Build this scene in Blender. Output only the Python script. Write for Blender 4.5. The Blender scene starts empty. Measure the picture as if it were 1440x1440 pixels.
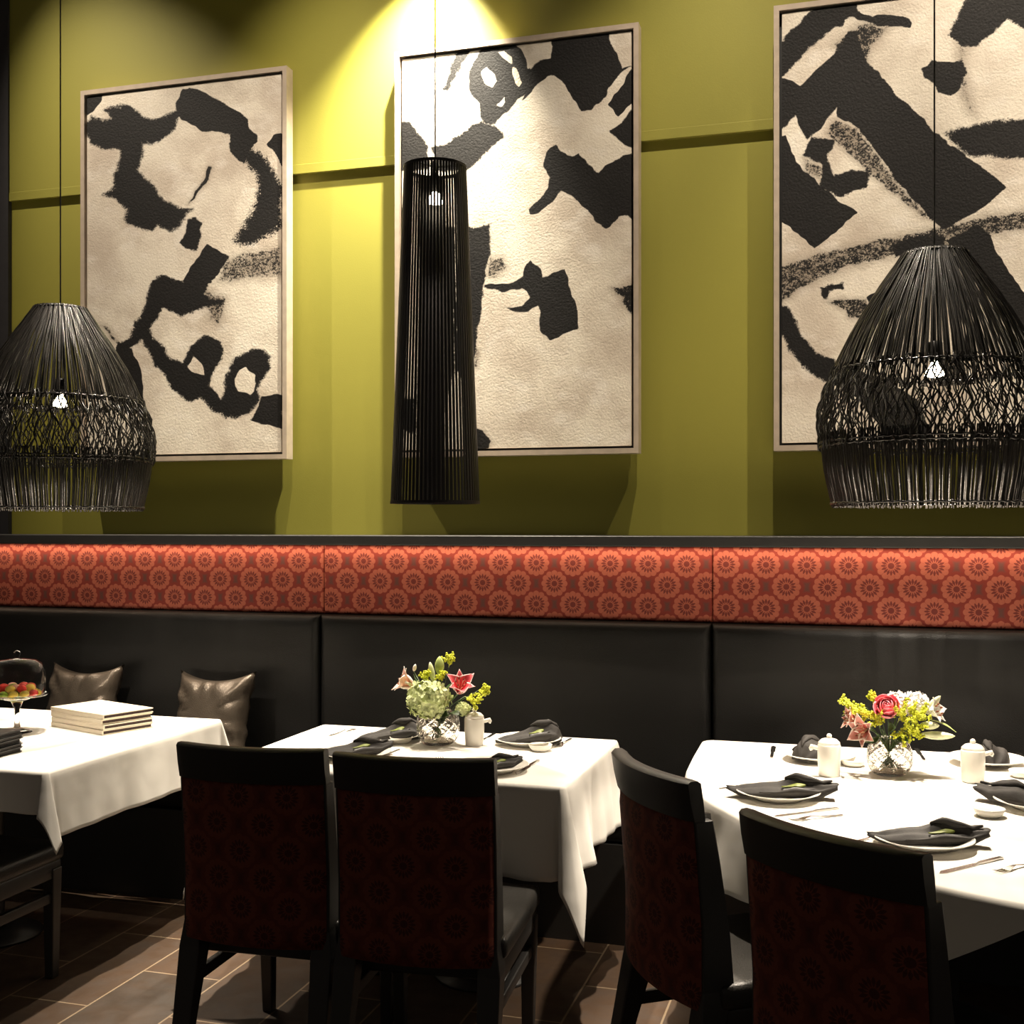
import bpy, math, random
import numpy as np
from mathutils import Vector, Matrix
random.seed(7)
rng = np.random.default_rng(5)
PI = math.pi
scn = bpy.context.scene
COL = scn.collection

# ------------------------------------------------------------------ camera model
F = 1646.0; CX = 720.0; HY = 740.0; HC = 1.55; TH = math.atan(490/1646)
S_, C_ = math.sin(TH), math.cos(TH)
def at(px, py, z=None, Y=None):
    """point of the room seen at a pixel, on the level z or on the upright plane Y"""
    a = (px-CX)/F; b = (HY-py)/F
    if z is not None: d = (z-HC)/b
    else: d = Y/(C_+S_*a)
    return Vector((-S_*d+C_*a*d, C_*d+S_*a*d, HC+b*d))
def project(X, Y, Z):
    d = -S_*X+C_*Y; l = C_*X+S_*Y
    return CX+F*l/d, HY-F*(Z-HC)/d

cam = bpy.data.cameras.new('camera'); co = bpy.data.objects.new('camera', cam); COL.objects.link(co)
co.location = (0, 0, HC); co.rotation_euler = (PI/2, 0, TH)
cam.sensor_width = 36; cam.lens = F/1440*36; cam.shift_y = (HY-720)/1440; cam.clip_start = .05
scn.camera = co

# ------------------------------------------------------------------ node helpers
class NT:
    def __init__(s, name):
        s.m = bpy.data.materials.new(name); s.m.use_nodes = True
        s.t = s.m.node_tree; s.b = s.t.nodes['Principled BSDF']; s.out = s.t.nodes['Material Output']
    def n(s, typ, **kw):
        x = s.t.nodes.new(typ)
        for k, v in kw.items(): setattr(x, k, v)
        return x
    def put(s, sock, v):
        if isinstance(v, bpy.types.NodeSocket): s.t.links.new(v, sock)
        elif v is not None: sock.default_value = v
    def M(s, op, a, b=None, c=None, clamp=False):
        x = s.n('ShaderNodeMath', operation=op); x.use_clamp = clamp
        s.put(x.inputs[0], a); s.put(x.inputs[1], b); s.put(x.inputs[2], c)
        return x.outputs[0]
    def sm(s, v, a, b, lo=0., hi=1.):
        x = s.n('ShaderNodeMapRange', interpolation_type='SMOOTHSTEP')
        s.put(x.inputs[0], v); x.inputs[1].default_value = a; x.inputs[2].default_value = b
        x.inputs[3].default_value = lo; x.inputs[4].default_value = hi
        return x.outputs[0]
    def mix(s, f, a, b):
        x = s.n('ShaderNodeMix', data_type='RGBA')
        s.put(x.inputs[0], f); s.put(x.inputs[6], a if not isinstance(a, tuple) else (*a, 1)); s.put(x.inputs[7], b if not isinstance(b, tuple) else (*b, 1))
        return x.outputs[2]
    def noise(s, scale, detail=3, vec=None, rough=.5):
        x = s.n('ShaderNodeTexNoise'); x.inputs['Scale'].default_value = scale; x.inputs['Detail'].default_value = detail
        x.inputs['Roughness'].default_value = rough
        if vec is not None: s.put(x.inputs['Vector'], vec)
        return x.outputs[0]
    def obj(s): return s.n('ShaderNodeTexCoord').outputs['Object']
    def uv(s): return s.n('ShaderNodeTexCoord').outputs['UV']
    def geo(s): return s.n('ShaderNodeNewGeometry').outputs['Position']
    def scale(s, v, k):
        x = s.n('ShaderNodeVectorMath', operation='MULTIPLY'); s.put(x.inputs[0], v); x.inputs[1].default_value = k
        return x.outputs[0]
    def bump(s, h, st=.3, dist=.01):
        x = s.n('ShaderNodeBump'); x.inputs['Strength'].default_value = st; x.inputs['Distance'].default_value = dist
        s.put(x.inputs['Height'], h); s.t.links.new(x.outputs[0], s.b.inputs['Normal'])
    def base(s, c): s.put(s.b.inputs['Base Color'], c if not isinstance(c, tuple) else (*c, 1))
    def set(s, **kw):
        for k, v in kw.items(): s.b.inputs[k.replace('_', ' ')].default_value = v
        return s

def simple(name, col, rough=.5, metal=0., var=.08, scale=20, bump=0., bs=80, spec=.5, **kw):
    t = NT(name); o = t.obj(); n = t.noise(scale, 3, o)
    d = tuple(max(0, c*(1-var)) for c in col); l = tuple(min(1, c*(1+var)) for c in col)
    t.base(t.mix(t.sm(n, .3, .7), d, l)); t.set(Roughness=rough, Metallic=metal)
    t.b.inputs['Specular IOR Level'].default_value = spec
    if bump: t.bump(t.noise(bs, 3, o), bump, .004)
    t.set(**kw)
    return t.m

MT = {}
MT['wood_black'] = simple('black_lacquer', (.010, .009, .008), .50, bump=.03, spec=1.0)
MT['steel'] = simple('steel', (.42, .40, .37), .22, 1.0, var=.05)
MT['china'] = simple('white_china', (.80, .77, .70), .18, var=.02)
MT['cord_black'] = simple('black_cord', (.01, .01, .01), .5)
MT['slat_black'] = simple('black_slats', (.006, .005, .005), .38)
MT['dark_hardware'] = simple('dark_hardware', (.02, .02, .02), .4, .3)
MT['napkin'] = simple('charcoal_napkin', (.026, .023, .021), .75, var=.15, scale=60, bump=.25, bs=400)
MT['lime'] = simple('lime_leaf', (.15, .18, .022), .5, var=.25, scale=60)
MT['leaf'] = simple('green_leaf', (.035, .075, .015), .45, var=.4, scale=50)
MT['bud'] = simple('lily_bud_green', (.42, .50, .16), .45, var=.3, scale=40)
MT['bud_white'] = simple('lily_bud_white', (.75, .78, .50), .45, var=.25, scale=30)
MT['goldenrod'] = simple('goldenrod_yellow', (.55, .58, .03), .7, var=.35, scale=150)
MT['hydrangea'] = simple('pale_hydrangea', (.56, .62, .30), .6, var=.25, scale=60)
MT['white_petal'] = simple('white_petal', (.85, .82, .78), .5, var=.06)
MT['folder'] = simple('black_folder', (.012, .012, .012), .4, bump=.1)
MT['cream_cover'] = simple('cream_cover', (.78, .70, .56), .5, var=.03)
MT['maroon_pages'] = simple('dark_brown_pages', (.035, .012, .008), .6, var=.3, scale=200)
MT['dark_wall'] = simple('charcoal_paint', (.030, .028, .030), .7, bump=.05)
MT['ceiling'] = simple('dark_ceiling', (.03, .028, .025), .8)
MT['frame'] = simple('champagne_frame', (.52, .43, .34), .42, .15, var=.08, bump=.04)
MT['frame_gap'] = simple('black_gap', (.006, .006, .006), .6)
MT['candy_red'] = simple('red_fruit', (.65, .04, .03), .3, var=.3)
MT['candy_yellow'] = simple('yellow_fruit', (.75, .55, .08), .3, var=.2)
MT['candy_green'] = simple('green_fruit', (.30, .45, .05), .3, var=.2)
MT['candy_pink'] = simple('pink_fruit', (.85, .45, .35), .3, var=.2)
MT['stamen'] = simple('stamen_brown', (.18, .05, .01), .6)
MT['rattan'] = simple('black_rattan', (.014, .012, .010), .28, var=.5, scale=35, bump=.2, bs=200, spec=.8)

def mat_wall():
    t = NT('olive_wall_paint'); g = t.geo()
    n = t.noise(1.4, 2, g)
    t.base(t.mix(n, (.282, .264, .034), (.306, .284, .040))); t.set(Roughness=.62)
    t.bump(t.noise(160, 2, g), .08, .003); return t.m
MT['wall'] = mat_wall()

def mat_leather(name, col, rough, bs=.35):
    t = NT(name); o = t.obj()
    v = t.n('ShaderNodeTexVoronoi'); v.inputs['Scale'].default_value = 260; t.put(v.inputs['Vector'], o)
    n = t.noise(5, 3, o)
    t.base(t.mix(n, tuple(c*.7 for c in col), tuple(c*1.3 for c in col)))
    t.put(t.b.inputs['Roughness'], t.sm(n, .2, .8, rough-.06, rough+.08))
    t.bump(t.M('ADD', t.M('MULTIPLY', v.outputs[0], .25), t.M('MULTIPLY', n, 1.5)), bs, .006)
    return t.m
MT['leather'] = mat_leather('black_leather', (.006, .0058, .0054), .46); MT['leather'].node_tree.nodes['Principled BSDF'].inputs['Specular IOR Level'].default_value = .38
MT['leather_seat'] = mat_leather('seat_leather', (.032, .030, .027), .36)
MT['pillow'] = mat_leather('bronze_leather', (.085, .068, .052), .30, .5); MT['pillow'].node_tree.nodes['Principled BSDF'].inputs['Metallic'].default_value = .55

def mat_cloth():
    t = NT('white_table_linen'); o = t.obj(); n = t.noise(3, 3, o)
    t.base(t.mix(n, (.78, .76, .70), (.84, .81, .76))); t.set(Roughness=.8)
    w = t.noise(6, 2, o, .4); t.bump(t.M('ADD', w, t.M('MULTIPLY', t.noise(600, 1, o), .03)), 0.22, .03)
    t.b.inputs['Sheen Weight'].default_value = .2
    return t.m
MT['linen'] = mat_cloth()

def mat_fabric(name, k=1., disc_c=(.45,.118,.070), bg_c=(.23,.024,.014), gap_c=(.12,.045,.038), ink_c=(.14,.014,.012), seam_f=.5):
    """woven red medallion cloth: staggered daisies, uv in metres"""
    t = NT(name); uv = t.scale(t.uv(), (k, k, k)); sp = t.n('ShaderNodeSeparateXYZ'); t.put(sp.inputs[0], uv)
    u, v = sp.outputs[0], sp.outputs[1]
    PX, PY = .158, .175
    def cell(off):
        uu = t.M('WRAP', t.M('ADD', u, off*PX/2), PX/2, -PX/2)
        vv = t.M('WRAP', t.M('ADD', v, off*PY/2), PY/2, -PY/2)
        r = t.M('SQRT', t.M('ADD', t.M('MULTIPLY', uu, uu), t.M('MULTIPLY', vv, vv)))
        a = t.M('ARCTAN2', vv, uu); return r, a
    def flower(off):
        r, a = cell(off)
        lob = t.M('ABSOLUTE', t.M('COSINE', t.M('MULTIPLY', a, 6)))
        edge = t.M('ADD', .050, t.M('MULTIPLY', lob, .0065))
        disc = t.sm(t.M('SUBTRACT', edge, r), -.0012, .0012)
        seam = t.M('MULTIPLY', t.sm(lob, 0, .22, 1, 0), t.sm(r, .036, .042))
        # pointed dark petals
        pet = t.M('COSINE', t.M('MULTIPLY', a, 16))
        wid = t.sm(t.M('ABSOLUTE', t.M('SUBTRACT', r, .026)), 0, .015, 1.35, -.8)
        star = t.M('MULTIPLY', t.sm(t.M('ADD', pet, wid), .25, .55), t.sm(r, .012, .016))
        star = t.M('MULTIPLY', star, t.sm(r, .037, .040, 1, 0))
        core = t.sm(r, .011, .013, 1, 0)
        dark = t.M('MAXIMUM', star, core)
        return disc, dark, seam, r
    d1, k1, s1, r1 = flower(0); d2, k2, s2, r2 = flower(1)
    disc = t.M('MAXIMUM', d1, d2)
    dark = t.M('MAXIMUM', t.M('MULTIPLY', d1, k1), t.M('MULTIPLY', d2, k2))
    seam = t.M('MAXIMUM', t.M('MULTIPLY', d1, s1), t.M('MULTIPLY', d2, s2))
    # brown weave in the gaps
    gap = t.sm(t.M('MINIMUM', r1, r2), .062, .078)
    o = t.obj(); nn = t.noise(900, 1, o)
    bg = t.mix(gap, bg_c, gap_c)
    c = t.mix(disc, bg, disc_c)
    c = t.mix(t.M('MULTIPLY', seam, seam_f), c, bg_c)
    c = t.mix(t.M('MULTIPLY', dark, .92), c, ink_c)
    c = t.mix(t.M('MULTIPLY', t.sm(nn, .35, .7), .25), c, (.12, .02, .01))
    t.base(c); t.set(Roughness=.78); t.bump(t.M('ADD', nn, t.M('MULTIPLY', disc, .6)), .18, .003)
    return t.m
MT['fabric'] = mat_fabric('red_medallion_fabric')
MT['chair_fabric'] = mat_fabric('shaded_medallion_fabric', 1.15, (.235,.052,.028), (.175,.030,.018), (.10,.018,.012), (.07,.010,.008), .2)  # same red cloth, its colours darkened and flattened as shade on the unlit chairs

def mat_floor():
    t = NT('stone_plank_tile'); g = t.geo(); sp = t.n('ShaderNodeSeparateXYZ'); t.put(sp.inputs[0], g)
    cb = t.n('ShaderNodeCombineXYZ')
    t.put(cb.inputs[0], t.M('ADD', sp.outputs[1], -3.545+6.2)); t.put(cb.inputs[1], t.M('ADD', sp.outputs[0], 2.695+9.0))
    b = t.n('ShaderNodeTexBrick'); t.put(b.inputs['Vector'], cb.outputs[0])
    b.offset = .5; b.inputs['Scale'].default_value = 1; b.inputs['Brick Width'].default_value = .62; b.inputs['Row Height'].default_value = .30
    b.inputs['Mortar Size'].default_value = .0035; b.inputs['Mortar Smooth'].default_value = .1; b.inputs['Bias'].default_value = 0
    b.inputs['Color1'].default_value = (.082, .046, .025, 1); b.inputs['Color2'].default_value = (.046, .033, .023, 1); b.inputs['Mortar'].default_value = (.36, .29, .2, 1)
    n = t.noise(2.2, 5, g, .6); n2 = t.noise(14, 4, g)
    c = t.mix(t.M('MULTIPLY', t.sm(n, .35, .65), .5), b.outputs[0], (.095, .056, .032))
    c = t.mix(t.M('MULTIPLY', t.sm(n2, .4, .7), .25), c, (.035, .030, .026))
    c = t.mix(b.outputs[1], c, (.26, .19, .12))
    t.base(c); t.put(t.b.inputs['Roughness'], t.sm(n2, .2, .8, .42, .6))
    t.bump(t.M('SUBTRACT', t.M('MULTIPLY', n2, .3), b.outputs[1]), .25, .004)
    return t.m
MT['floor'] = mat_floor()

def mat_canvas():
    t = NT('painted_canvas'); a = t.n('ShaderNodeAttribute', attribute_name='paint'); sp = t.n('ShaderNodeSeparateColor'); t.put(sp.inputs[0], a.outputs[0])
    ink, rough, tone = sp.outputs[0], sp.outputs[1], sp.outputs[2]
    o = t.obj()
    f = t.noise(150, 4, o, .8); f2 = t.noise(26, 6, t.scale(o, (1, 1, 1.7)), .75)
    nz = t.M('ADD', t.M('MULTIPLY', f, .6), t.M('MULTIPLY', f2, .4))
    nz = t.M('MULTIPLY', t.M('SUBTRACT', nz, .5), 5.5)
    v = t.M('ADD', ink, t.M('MULTIPLY', nz, t.M('MULTIPLY', rough, .8)))
    m = t.sm(v, .40, .60)
    big = t.noise(3.2, 4, o, .6); mid = t.noise(9, 4, t.scale(o, (1, 1, 1.6)))
    bg = t.mix(t.sm(big, .35, .68), (.80, .735, .62), (.58, .50, .41))
    bg = t.mix(t.M('MULTIPLY', t.sm(mid, .5, .75), .5), bg, (.86, .81, .73))
    bg = t.mix(tone, bg, (.24, .19, .14))
    ik = t.mix(t.noise(6, 3, o), (.0045, .004, .0038), (.011, .0095, .0085))
    t.base(t.mix(m, bg, ik)); t.set(Roughness=.65); t.b.inputs['Specular IOR Level'].default_value = .25
    v2 = t.n('ShaderNodeTexVoronoi'); v2.inputs['Scale'].default_value = 75; t.put(v2.inputs['Vector'], o)
    blob = t.sm(v2.outputs[0], .0, .16, 1, 0)
    h = t.M('ADD', t.M('MULTIPLY', t.noise(110, 4, o, .6), 1.2), t.M('MULTIPLY', blob, .6))
    t.bump(h, .38, .005)
    return t.m
MT['canvas'] = mat_canvas()

def mat_glass(name, rough=0.0, col=(1, 1, 1), ior=1.45):
    t = NT(name); t.base(col); t.set(Roughness=rough, IOR=ior); t.b.inputs['Transmission Weight'].default_value = 1
    return t.m
MT['glass'] = mat_glass('clear_glass', .0, ior=1.15)
MT['crystal'] = mat_glass('cut_crystal', .08, (.93, .90, .85), ior=1.24)

def mat_petal(name, c0, c1, c2):
    """throat colour, middle, pale edge by uv (u across -1..1, v along)"""
    t = NT(name); uv = t.uv(); sp = t.n('ShaderNodeSeparateXYZ'); t.put(sp.inputs[0], uv)
    e = t.M('ABSOLUTE', t.M('SUBTRACT', t.M('MULTIPLY', sp.outputs[0], 2), 1))
    n = t.noise(90, 2, t.obj())
    k = t.M('ADD', t.M('MAXIMUM', e, t.M('MULTIPLY', sp.outputs[1], .85)), t.M('MULTIPLY', t.M('SUBTRACT', n, .5), .3))
    c = t.mix(t.sm(k, .25, .65), c0, c1); c = t.mix(t.sm(k, .68, .92), c, c2)
    t.base(c); t.set(Roughness=.45); t.b.inputs['Subsurface Weight'].default_value = .0
    return t.m
MT['petal_red'] = mat_petal('stargazer_petal', (.62, .02, .035), (.72, .10, .12), (.85, .62, .58))
MT['petal_pale'] = mat_petal('pale_lily_petal', (.75, .22, .16), (.82, .45, .36), (.88, .82, .76))
MT['petal_dusty'] = mat_petal('dusty_lily_petal', (.55, .12, .09), (.62, .25, .2), (.85, .74, .66))
MT['rose'] = mat_petal('rose_petal', (.70, .06, .10), (.80, .14, .18), (.90, .36, .40))

def mat_emit(name, col, st):
    t = NT(name); t.base((1, 1, 1)); t.put(t.b.inputs['Emission Color'], (*col, 1)); t.b.inputs['Emission Strength'].default_value = st
    return t.m
MT['lamp_glow'] = mat_emit('lit_bulb', (1, .84, .6), 30)

# ------------------------------------------------------------------ mesh helpers
def obj(name, verts, faces, mat, parent=None, uvs=None, smooth=True, loc=None):
    me = bpy.data.meshes.new(name)
    me.from_pydata([tuple(v) for v in verts], [], faces)
    me.validate(); 
    import bmesh
    bm = bmesh.new(); bm.from_mesh(me); bmesh.ops.recalc_face_normals(bm, faces=bm.faces); bm.to_mesh(me); bm.free()
    if smooth: me.polygons.foreach_set('use_smooth', [True]*len(me.polygons))
    if uvs is not None:
        l = me.uv_layers.new(name='UVMap')
        vi = np.zeros(len(me.loops), int); me.loops.foreach_get('vertex_index', vi)
        l.data.foreach_set('uv', np.array(uvs, float)[vi].ravel())
    me.materials.append(MT[mat] if isinstance(mat, str) else mat)
    o = bpy.data.objects.new(name, me); COL.objects.link(o)
    if parent is not None: o.parent = parent
    if loc is not None: o.location = loc
    return o
class MB:
    def __init__(s): s.v = []; s.f = []
    def add(s, v, f):
        k = len(s.v); s.v += [tuple(x) for x in v]; s.f += [tuple(i+k for i in q) for q in f]; return s
    def box(s, x0, x1, y0, y1, z0, z1, bev=0.0, M=None):
        import bmesh
        bm = bmesh.new(); bmesh.ops.create_cube(bm, size=1)
        for v in bm.verts: v.co = Vector(((x0+x1)/2+v.co.x*(x1-x0), (y0+y1)/2+v.co.y*(y1-y0), (z0+z1)/2+v.co.z*(z1-z0)))
        if bev: bmesh.ops.bevel(bm, geom=bm.edges[:], offset=bev, segments=3, affect='EDGES', profile=.5)
        if M is not None: bmesh.ops.transform(bm, matrix=M, verts=bm.verts)
        bm.verts.index_update(); s.add([v.co[:] for v in bm.verts], [[v.index for v in f.verts] for f in bm.faces]); bm.free(); return s
    def tube(s, pts, r, n=8, cap=True, closed=False):
        pts = [Vector(p) for p in pts]; m = len(pts); rr = r if hasattr(r, '__len__') else [r]*m
        ring = []; up = None
        for i, p in enumerate(pts):
            if closed: t = pts[(i+1) % m]-pts[i-1]
            else: t = pts[min(i+1, m-1)]-pts[max(i-1, 0)]
            t.normalize()
            if up is None: up = Vector((0, 0, 1)) if abs(t.z) < .9 else Vector((1, 0, 0))
            a = t.cross(up).normalized(); b = a.cross(t).normalized(); up = b
            ring.append([p+a*math.cos(2*PI*j/n)*rr[i]+b*math.sin(2*PI*j/n)*rr[i] for j in range(n)])
        v = [q for g in ring for q in g]; f = []
        for i in range(m if closed else m-1):
            k = (i+1) % m
            for j in range(n): f.append((i*n+j, i*n+(j+1) % n, k*n+(j+1) % n, k*n+j))
        if cap and not closed: f.append(tuple(range(n))); f.append(tuple(range((m-1)*n, m*n)))
        return s.add(v, f)
    def lathe(s, prof, n=32, c=(0, 0, 0), close=True):
        """profile of (radius, z)"""
        v = []; f = []
        for r, z in prof:
            for j in range(n): v.append((c[0]+r*math.cos(2*PI*j/n), c[1]+r*math.sin(2*PI*j/n), c[2]+z))
        for i in range(len(prof)-1):
            for j in range(n): f.append((i*n+j, i*n+(j+1) % n, (i+1)*n+(j+1) % n, (i+1)*n+j))
        if close:
            f.append(tuple(range(n))); f.append(tuple(range((len(prof)-1)*n, len(prof)*n)))
        return s.add(v, f)
    def ball(s, c, r, n=8, sq=(1, 1, 1)):
        prof = [(max(1e-4, math.sin(PI*i/n))*r, -math.cos(PI*i/n)*r) for i in range(n+1)]
        k = len(s.v); s.lathe(prof, n+2)
        s.v[k:] = [(x*sq[0]+c[0], y*sq[1]+c[1], z*sq[2]+c[2]) for x, y, z in s.v[k:]]; return s
    def build(s, name, mat, parent=None, smooth=True, loc=None):
        return obj(name, s.v, s.f, mat, parent, None, smooth, loc)
def autosmooth(o, ang=35):
    import bmesh
    bm = bmesh.new(); bm.from_mesh(o.data)
    for e in bm.edges:
        if len(e.link_faces) == 2 and e.calc_face_angle() > math.radians(ang): e.smooth = False
    bm.to_mesh(o.data); bm.free(); return o
def tag(o, label=None, cat=None, group=None, kind=None):
    if label: o['label'] = label
    if cat: o['category'] = cat
    if group: o['group'] = group
    if kind: o['kind'] = kind
    return o
def empty(name, loc=(0, 0, 0), rz=0):
    o = bpy.data.objects.new(name, None); COL.objects.link(o); o.location = loc; o.rotation_euler = (0, 0, rz); o.empty_display_size = .05
    return o
def copy_tree(o, parent=None):
    c = o.copy(); COL.objects.link(c)
    if parent is not None: c.parent = parent
    for ch in [q for q in bpy.data.objects if q.parent == o]: copy_tree(ch, c)
    return c

# ------------------------------------------------------------------ room shell
YL = 5.05      # lower wall
YU = 5.034      # upper wall stands proud of it
ZC = 5.6
XG = at(11.5, 600, Y=YU-.01).x     # left end of the green wall
def wallpart(name, *a, mat='wall', bev=0):
    o = MB().box(*a, bev=bev).build(name, mat, smooth=False); o['kind'] = 'structure'; return o
zt = at(300, 255, Y=YU).z
wallpart('wall_back', XG, 3.2, YL, YL+.15, 0, ZC)
up = MB().box(XG, 3.2, YU, YL-.001, zt, ZC)
wallpart('trim_1', XG, 3.2, YU-.004, YL-.001, zt-.004, zt+.040, bev=.0015)
o = up.build('wall_back_upper', 'wall', smooth=False); o['kind'] = 'structure'
wallpart('wall_left', XG-1.6, XG-.0005, YU-.01, YL+.15, 0, ZC, mat='dark_wall')
wallpart('floor', -5.6, 3.2, -1.2, YL+.15, -.05, 0, mat='floor')
wallpart('ceiling', -5.6, 3.2, -1.2, YL+.15, ZC, ZC+.05, mat='ceiling')

# ------------------------------------------------------------------ ledge and banquette
ZL1 = at(720, 753.5, Y=4.66).z; ZL0 = at(720, 768, Y=4.66).z
ledge = MB().box(-5.3, 3.1, 4.66, YL-.003, ZL0, ZL1, bev=.004).build('wall_ledge', 'wood_black', smooth=False)
tag(ledge, 'long black ledge along the olive wall above the red patterned band', 'shelf')
seams = [-4.5, -2.314, -.578, 1.158]
YB = 4.75
def puff_panel(x0, x1, z0, z1, yf, depth, bulge, rc, nx=60, nz=26):
    """upholstered slab: crowned front, corners rolled"""
    v = []; uv = []
    for j in range(nz+1):
        for i in range(nx+1):
            u = i/nx; w = j/nz
            # cluster samples to the borders
            u = .5-.5*math.cos(PI*u); w = .5-.5*math.cos(PI*w)
            x = x0+(x1-x0)*u; z = z0+(z1-z0)*w
            e = min(x-x0, x1-x, z-z0, z1-z)
            k = 1-min(1, e/rc); roll = rc*(1-math.sqrt(max(0, 1-k*k)))
            y = yf+roll-bulge*math.sin(PI*u)**.5*math.sin(PI*w)**.5
            v.append((x, y, z)); uv.append((x, z))
    nf = len(v); W = nx+1; f = [(j*W+i, j*W+i+1, (j+1)*W+i+1, (j+1)*W+i) for j in range(nz) for i in range(nx)]
    rim = [i for i in range(W)]+[j*W+nx for j in range(1, nz+1)]+[nz*W+i for i in range(nx-1, -1, -1)]+[j*W for j in range(nz-1, 0, -1)]
    for q in rim: v.append((v[q][0], yf+depth, v[q][2])); uv.append(uv[q])
    m = len(rim)
    for a in range(m): b = (a+1) % m; f.append((rim[a], rim[b], nf+b, nf+a))
    f.append(tuple(nf+a for a in range(m)))
    return v, f, uv
names = ['left section of black leather banquette behind the menus and pillows', 'middle section of black leather banquette behind the lily vase table',
         'right section of black leather banquette behind the pink rose vase table']
zs_top = at(540, 867, Y=YB).z
for i in range(3):
    xa, xb = seams[i], seams[i+1]
    r = empty('banquette', ((xa+xb)/2, 4.5, 0)); tag(r, names[i], 'bench', 'banquette sections along the wall')
    def P(o): o.parent = r; o.location = -r.location; return o
    P(MB().box(xa+.001, xb-.001, 4.262, 5.03, .0, .37).build('base', 'wood_black', smooth=False))
    P(MB().box(xa+.002, xb-.002, 4.266, YB+.02, .372, .475, bev=.028).build('seat_cushion', 'leather'))
    v, f, uv = puff_panel(xa+.002, xb-.002, .478, zs_top, YB, .27, .012, .035)
    P(obj('backrest', v, f, 'leather'))
    v, f, uv = puff_panel(xa+.001, xb-.001, zs_top+.002, ZL0-.002, YB+.055, .21, .010, .010)
    # pattern phase from the photo
    ph0 = at(288, 787, Y=YB+.047)
    P(obj('fabric_panel', v, f, 'fabric', None, [((a-ph0.x)*.991, b-ph0.z) for a, b in uv]))

# pillows
def pillow(px, py, wid, hgt, rz, tilt, label, seed):
    rr = random.Random(seed); N = 22; v = []; 
    ph = [rr.uniform(0, 6) for _ in range(6)]
    def pt(i, j, s):
        u = -1+2*i/N; w = -1+2*j/N
        pin = 1-.22*(1-u*u)*abs(w)**2; pin2 = 1-.18*(1-w*w)*abs(u)**2
        x = u*wid/2*pin2; z = w*hgt/2*pin
        t = max(0, (1-u**4)*(1-w**4))**.55*.075
        wr = .006*math.sin(9*u+7*w+ph[0])*(abs(u*w)+.2)+.014*math.sin(13*math.atan2(w, u)+ph[1])*(max(abs(u), abs(w))**2)+.008*math.sin(21*math.atan2(w, u)+ph[2]+3*u)*max(abs(u), abs(w))
        edge = (1-u**8)*(1-w**8)
        return (x, s*(t+wr*edge), z)
    vf = [pt(i, j, -1) for j in range(N+1) for i in range(N+1)]; vb = [pt(i, j, 1) for j in range(N+1) for i in range(N+1)]
    W = N+1; f = [(j*W+i, j*W+i+1, (j+1)*W+i+1, (j+1)*W+i) for j in range(N) for i in range(N)]
    f2 = [tuple(q+len(vf) for q in reversed(g)) for g in f]
    import bmesh
    o = obj('throw_pillow', vf+vb, f+f2, 'pillow')
    bm = bmesh.new(); bm.from_mesh(o.data); bmesh.ops.remove_doubles(bm, verts=bm.verts, dist=.0004); bmesh.ops.recalc_face_normals(bm, faces=bm.faces); bm.to_mesh(o.data); bm.free()
    c = at(px, py, Y=4.60); o.location = (c.x, 4.62, .482+hgt*.47)
    o.rotation_euler = (math.radians(-14), math.radians(tilt), rz)
    tag(o, label, 'cushion', 'bronze leather pillows on the banquette')
pillow(295, 990, .42, .44, -.12, -2, 'shiny bronze leather pillow right of the menus, nearest the first chair', 1)
pillow(110, 985, .42, .45, -.10, -1, 'shiny bronze leather pillow between the glass cake dome and the cream menus', 2)

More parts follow.
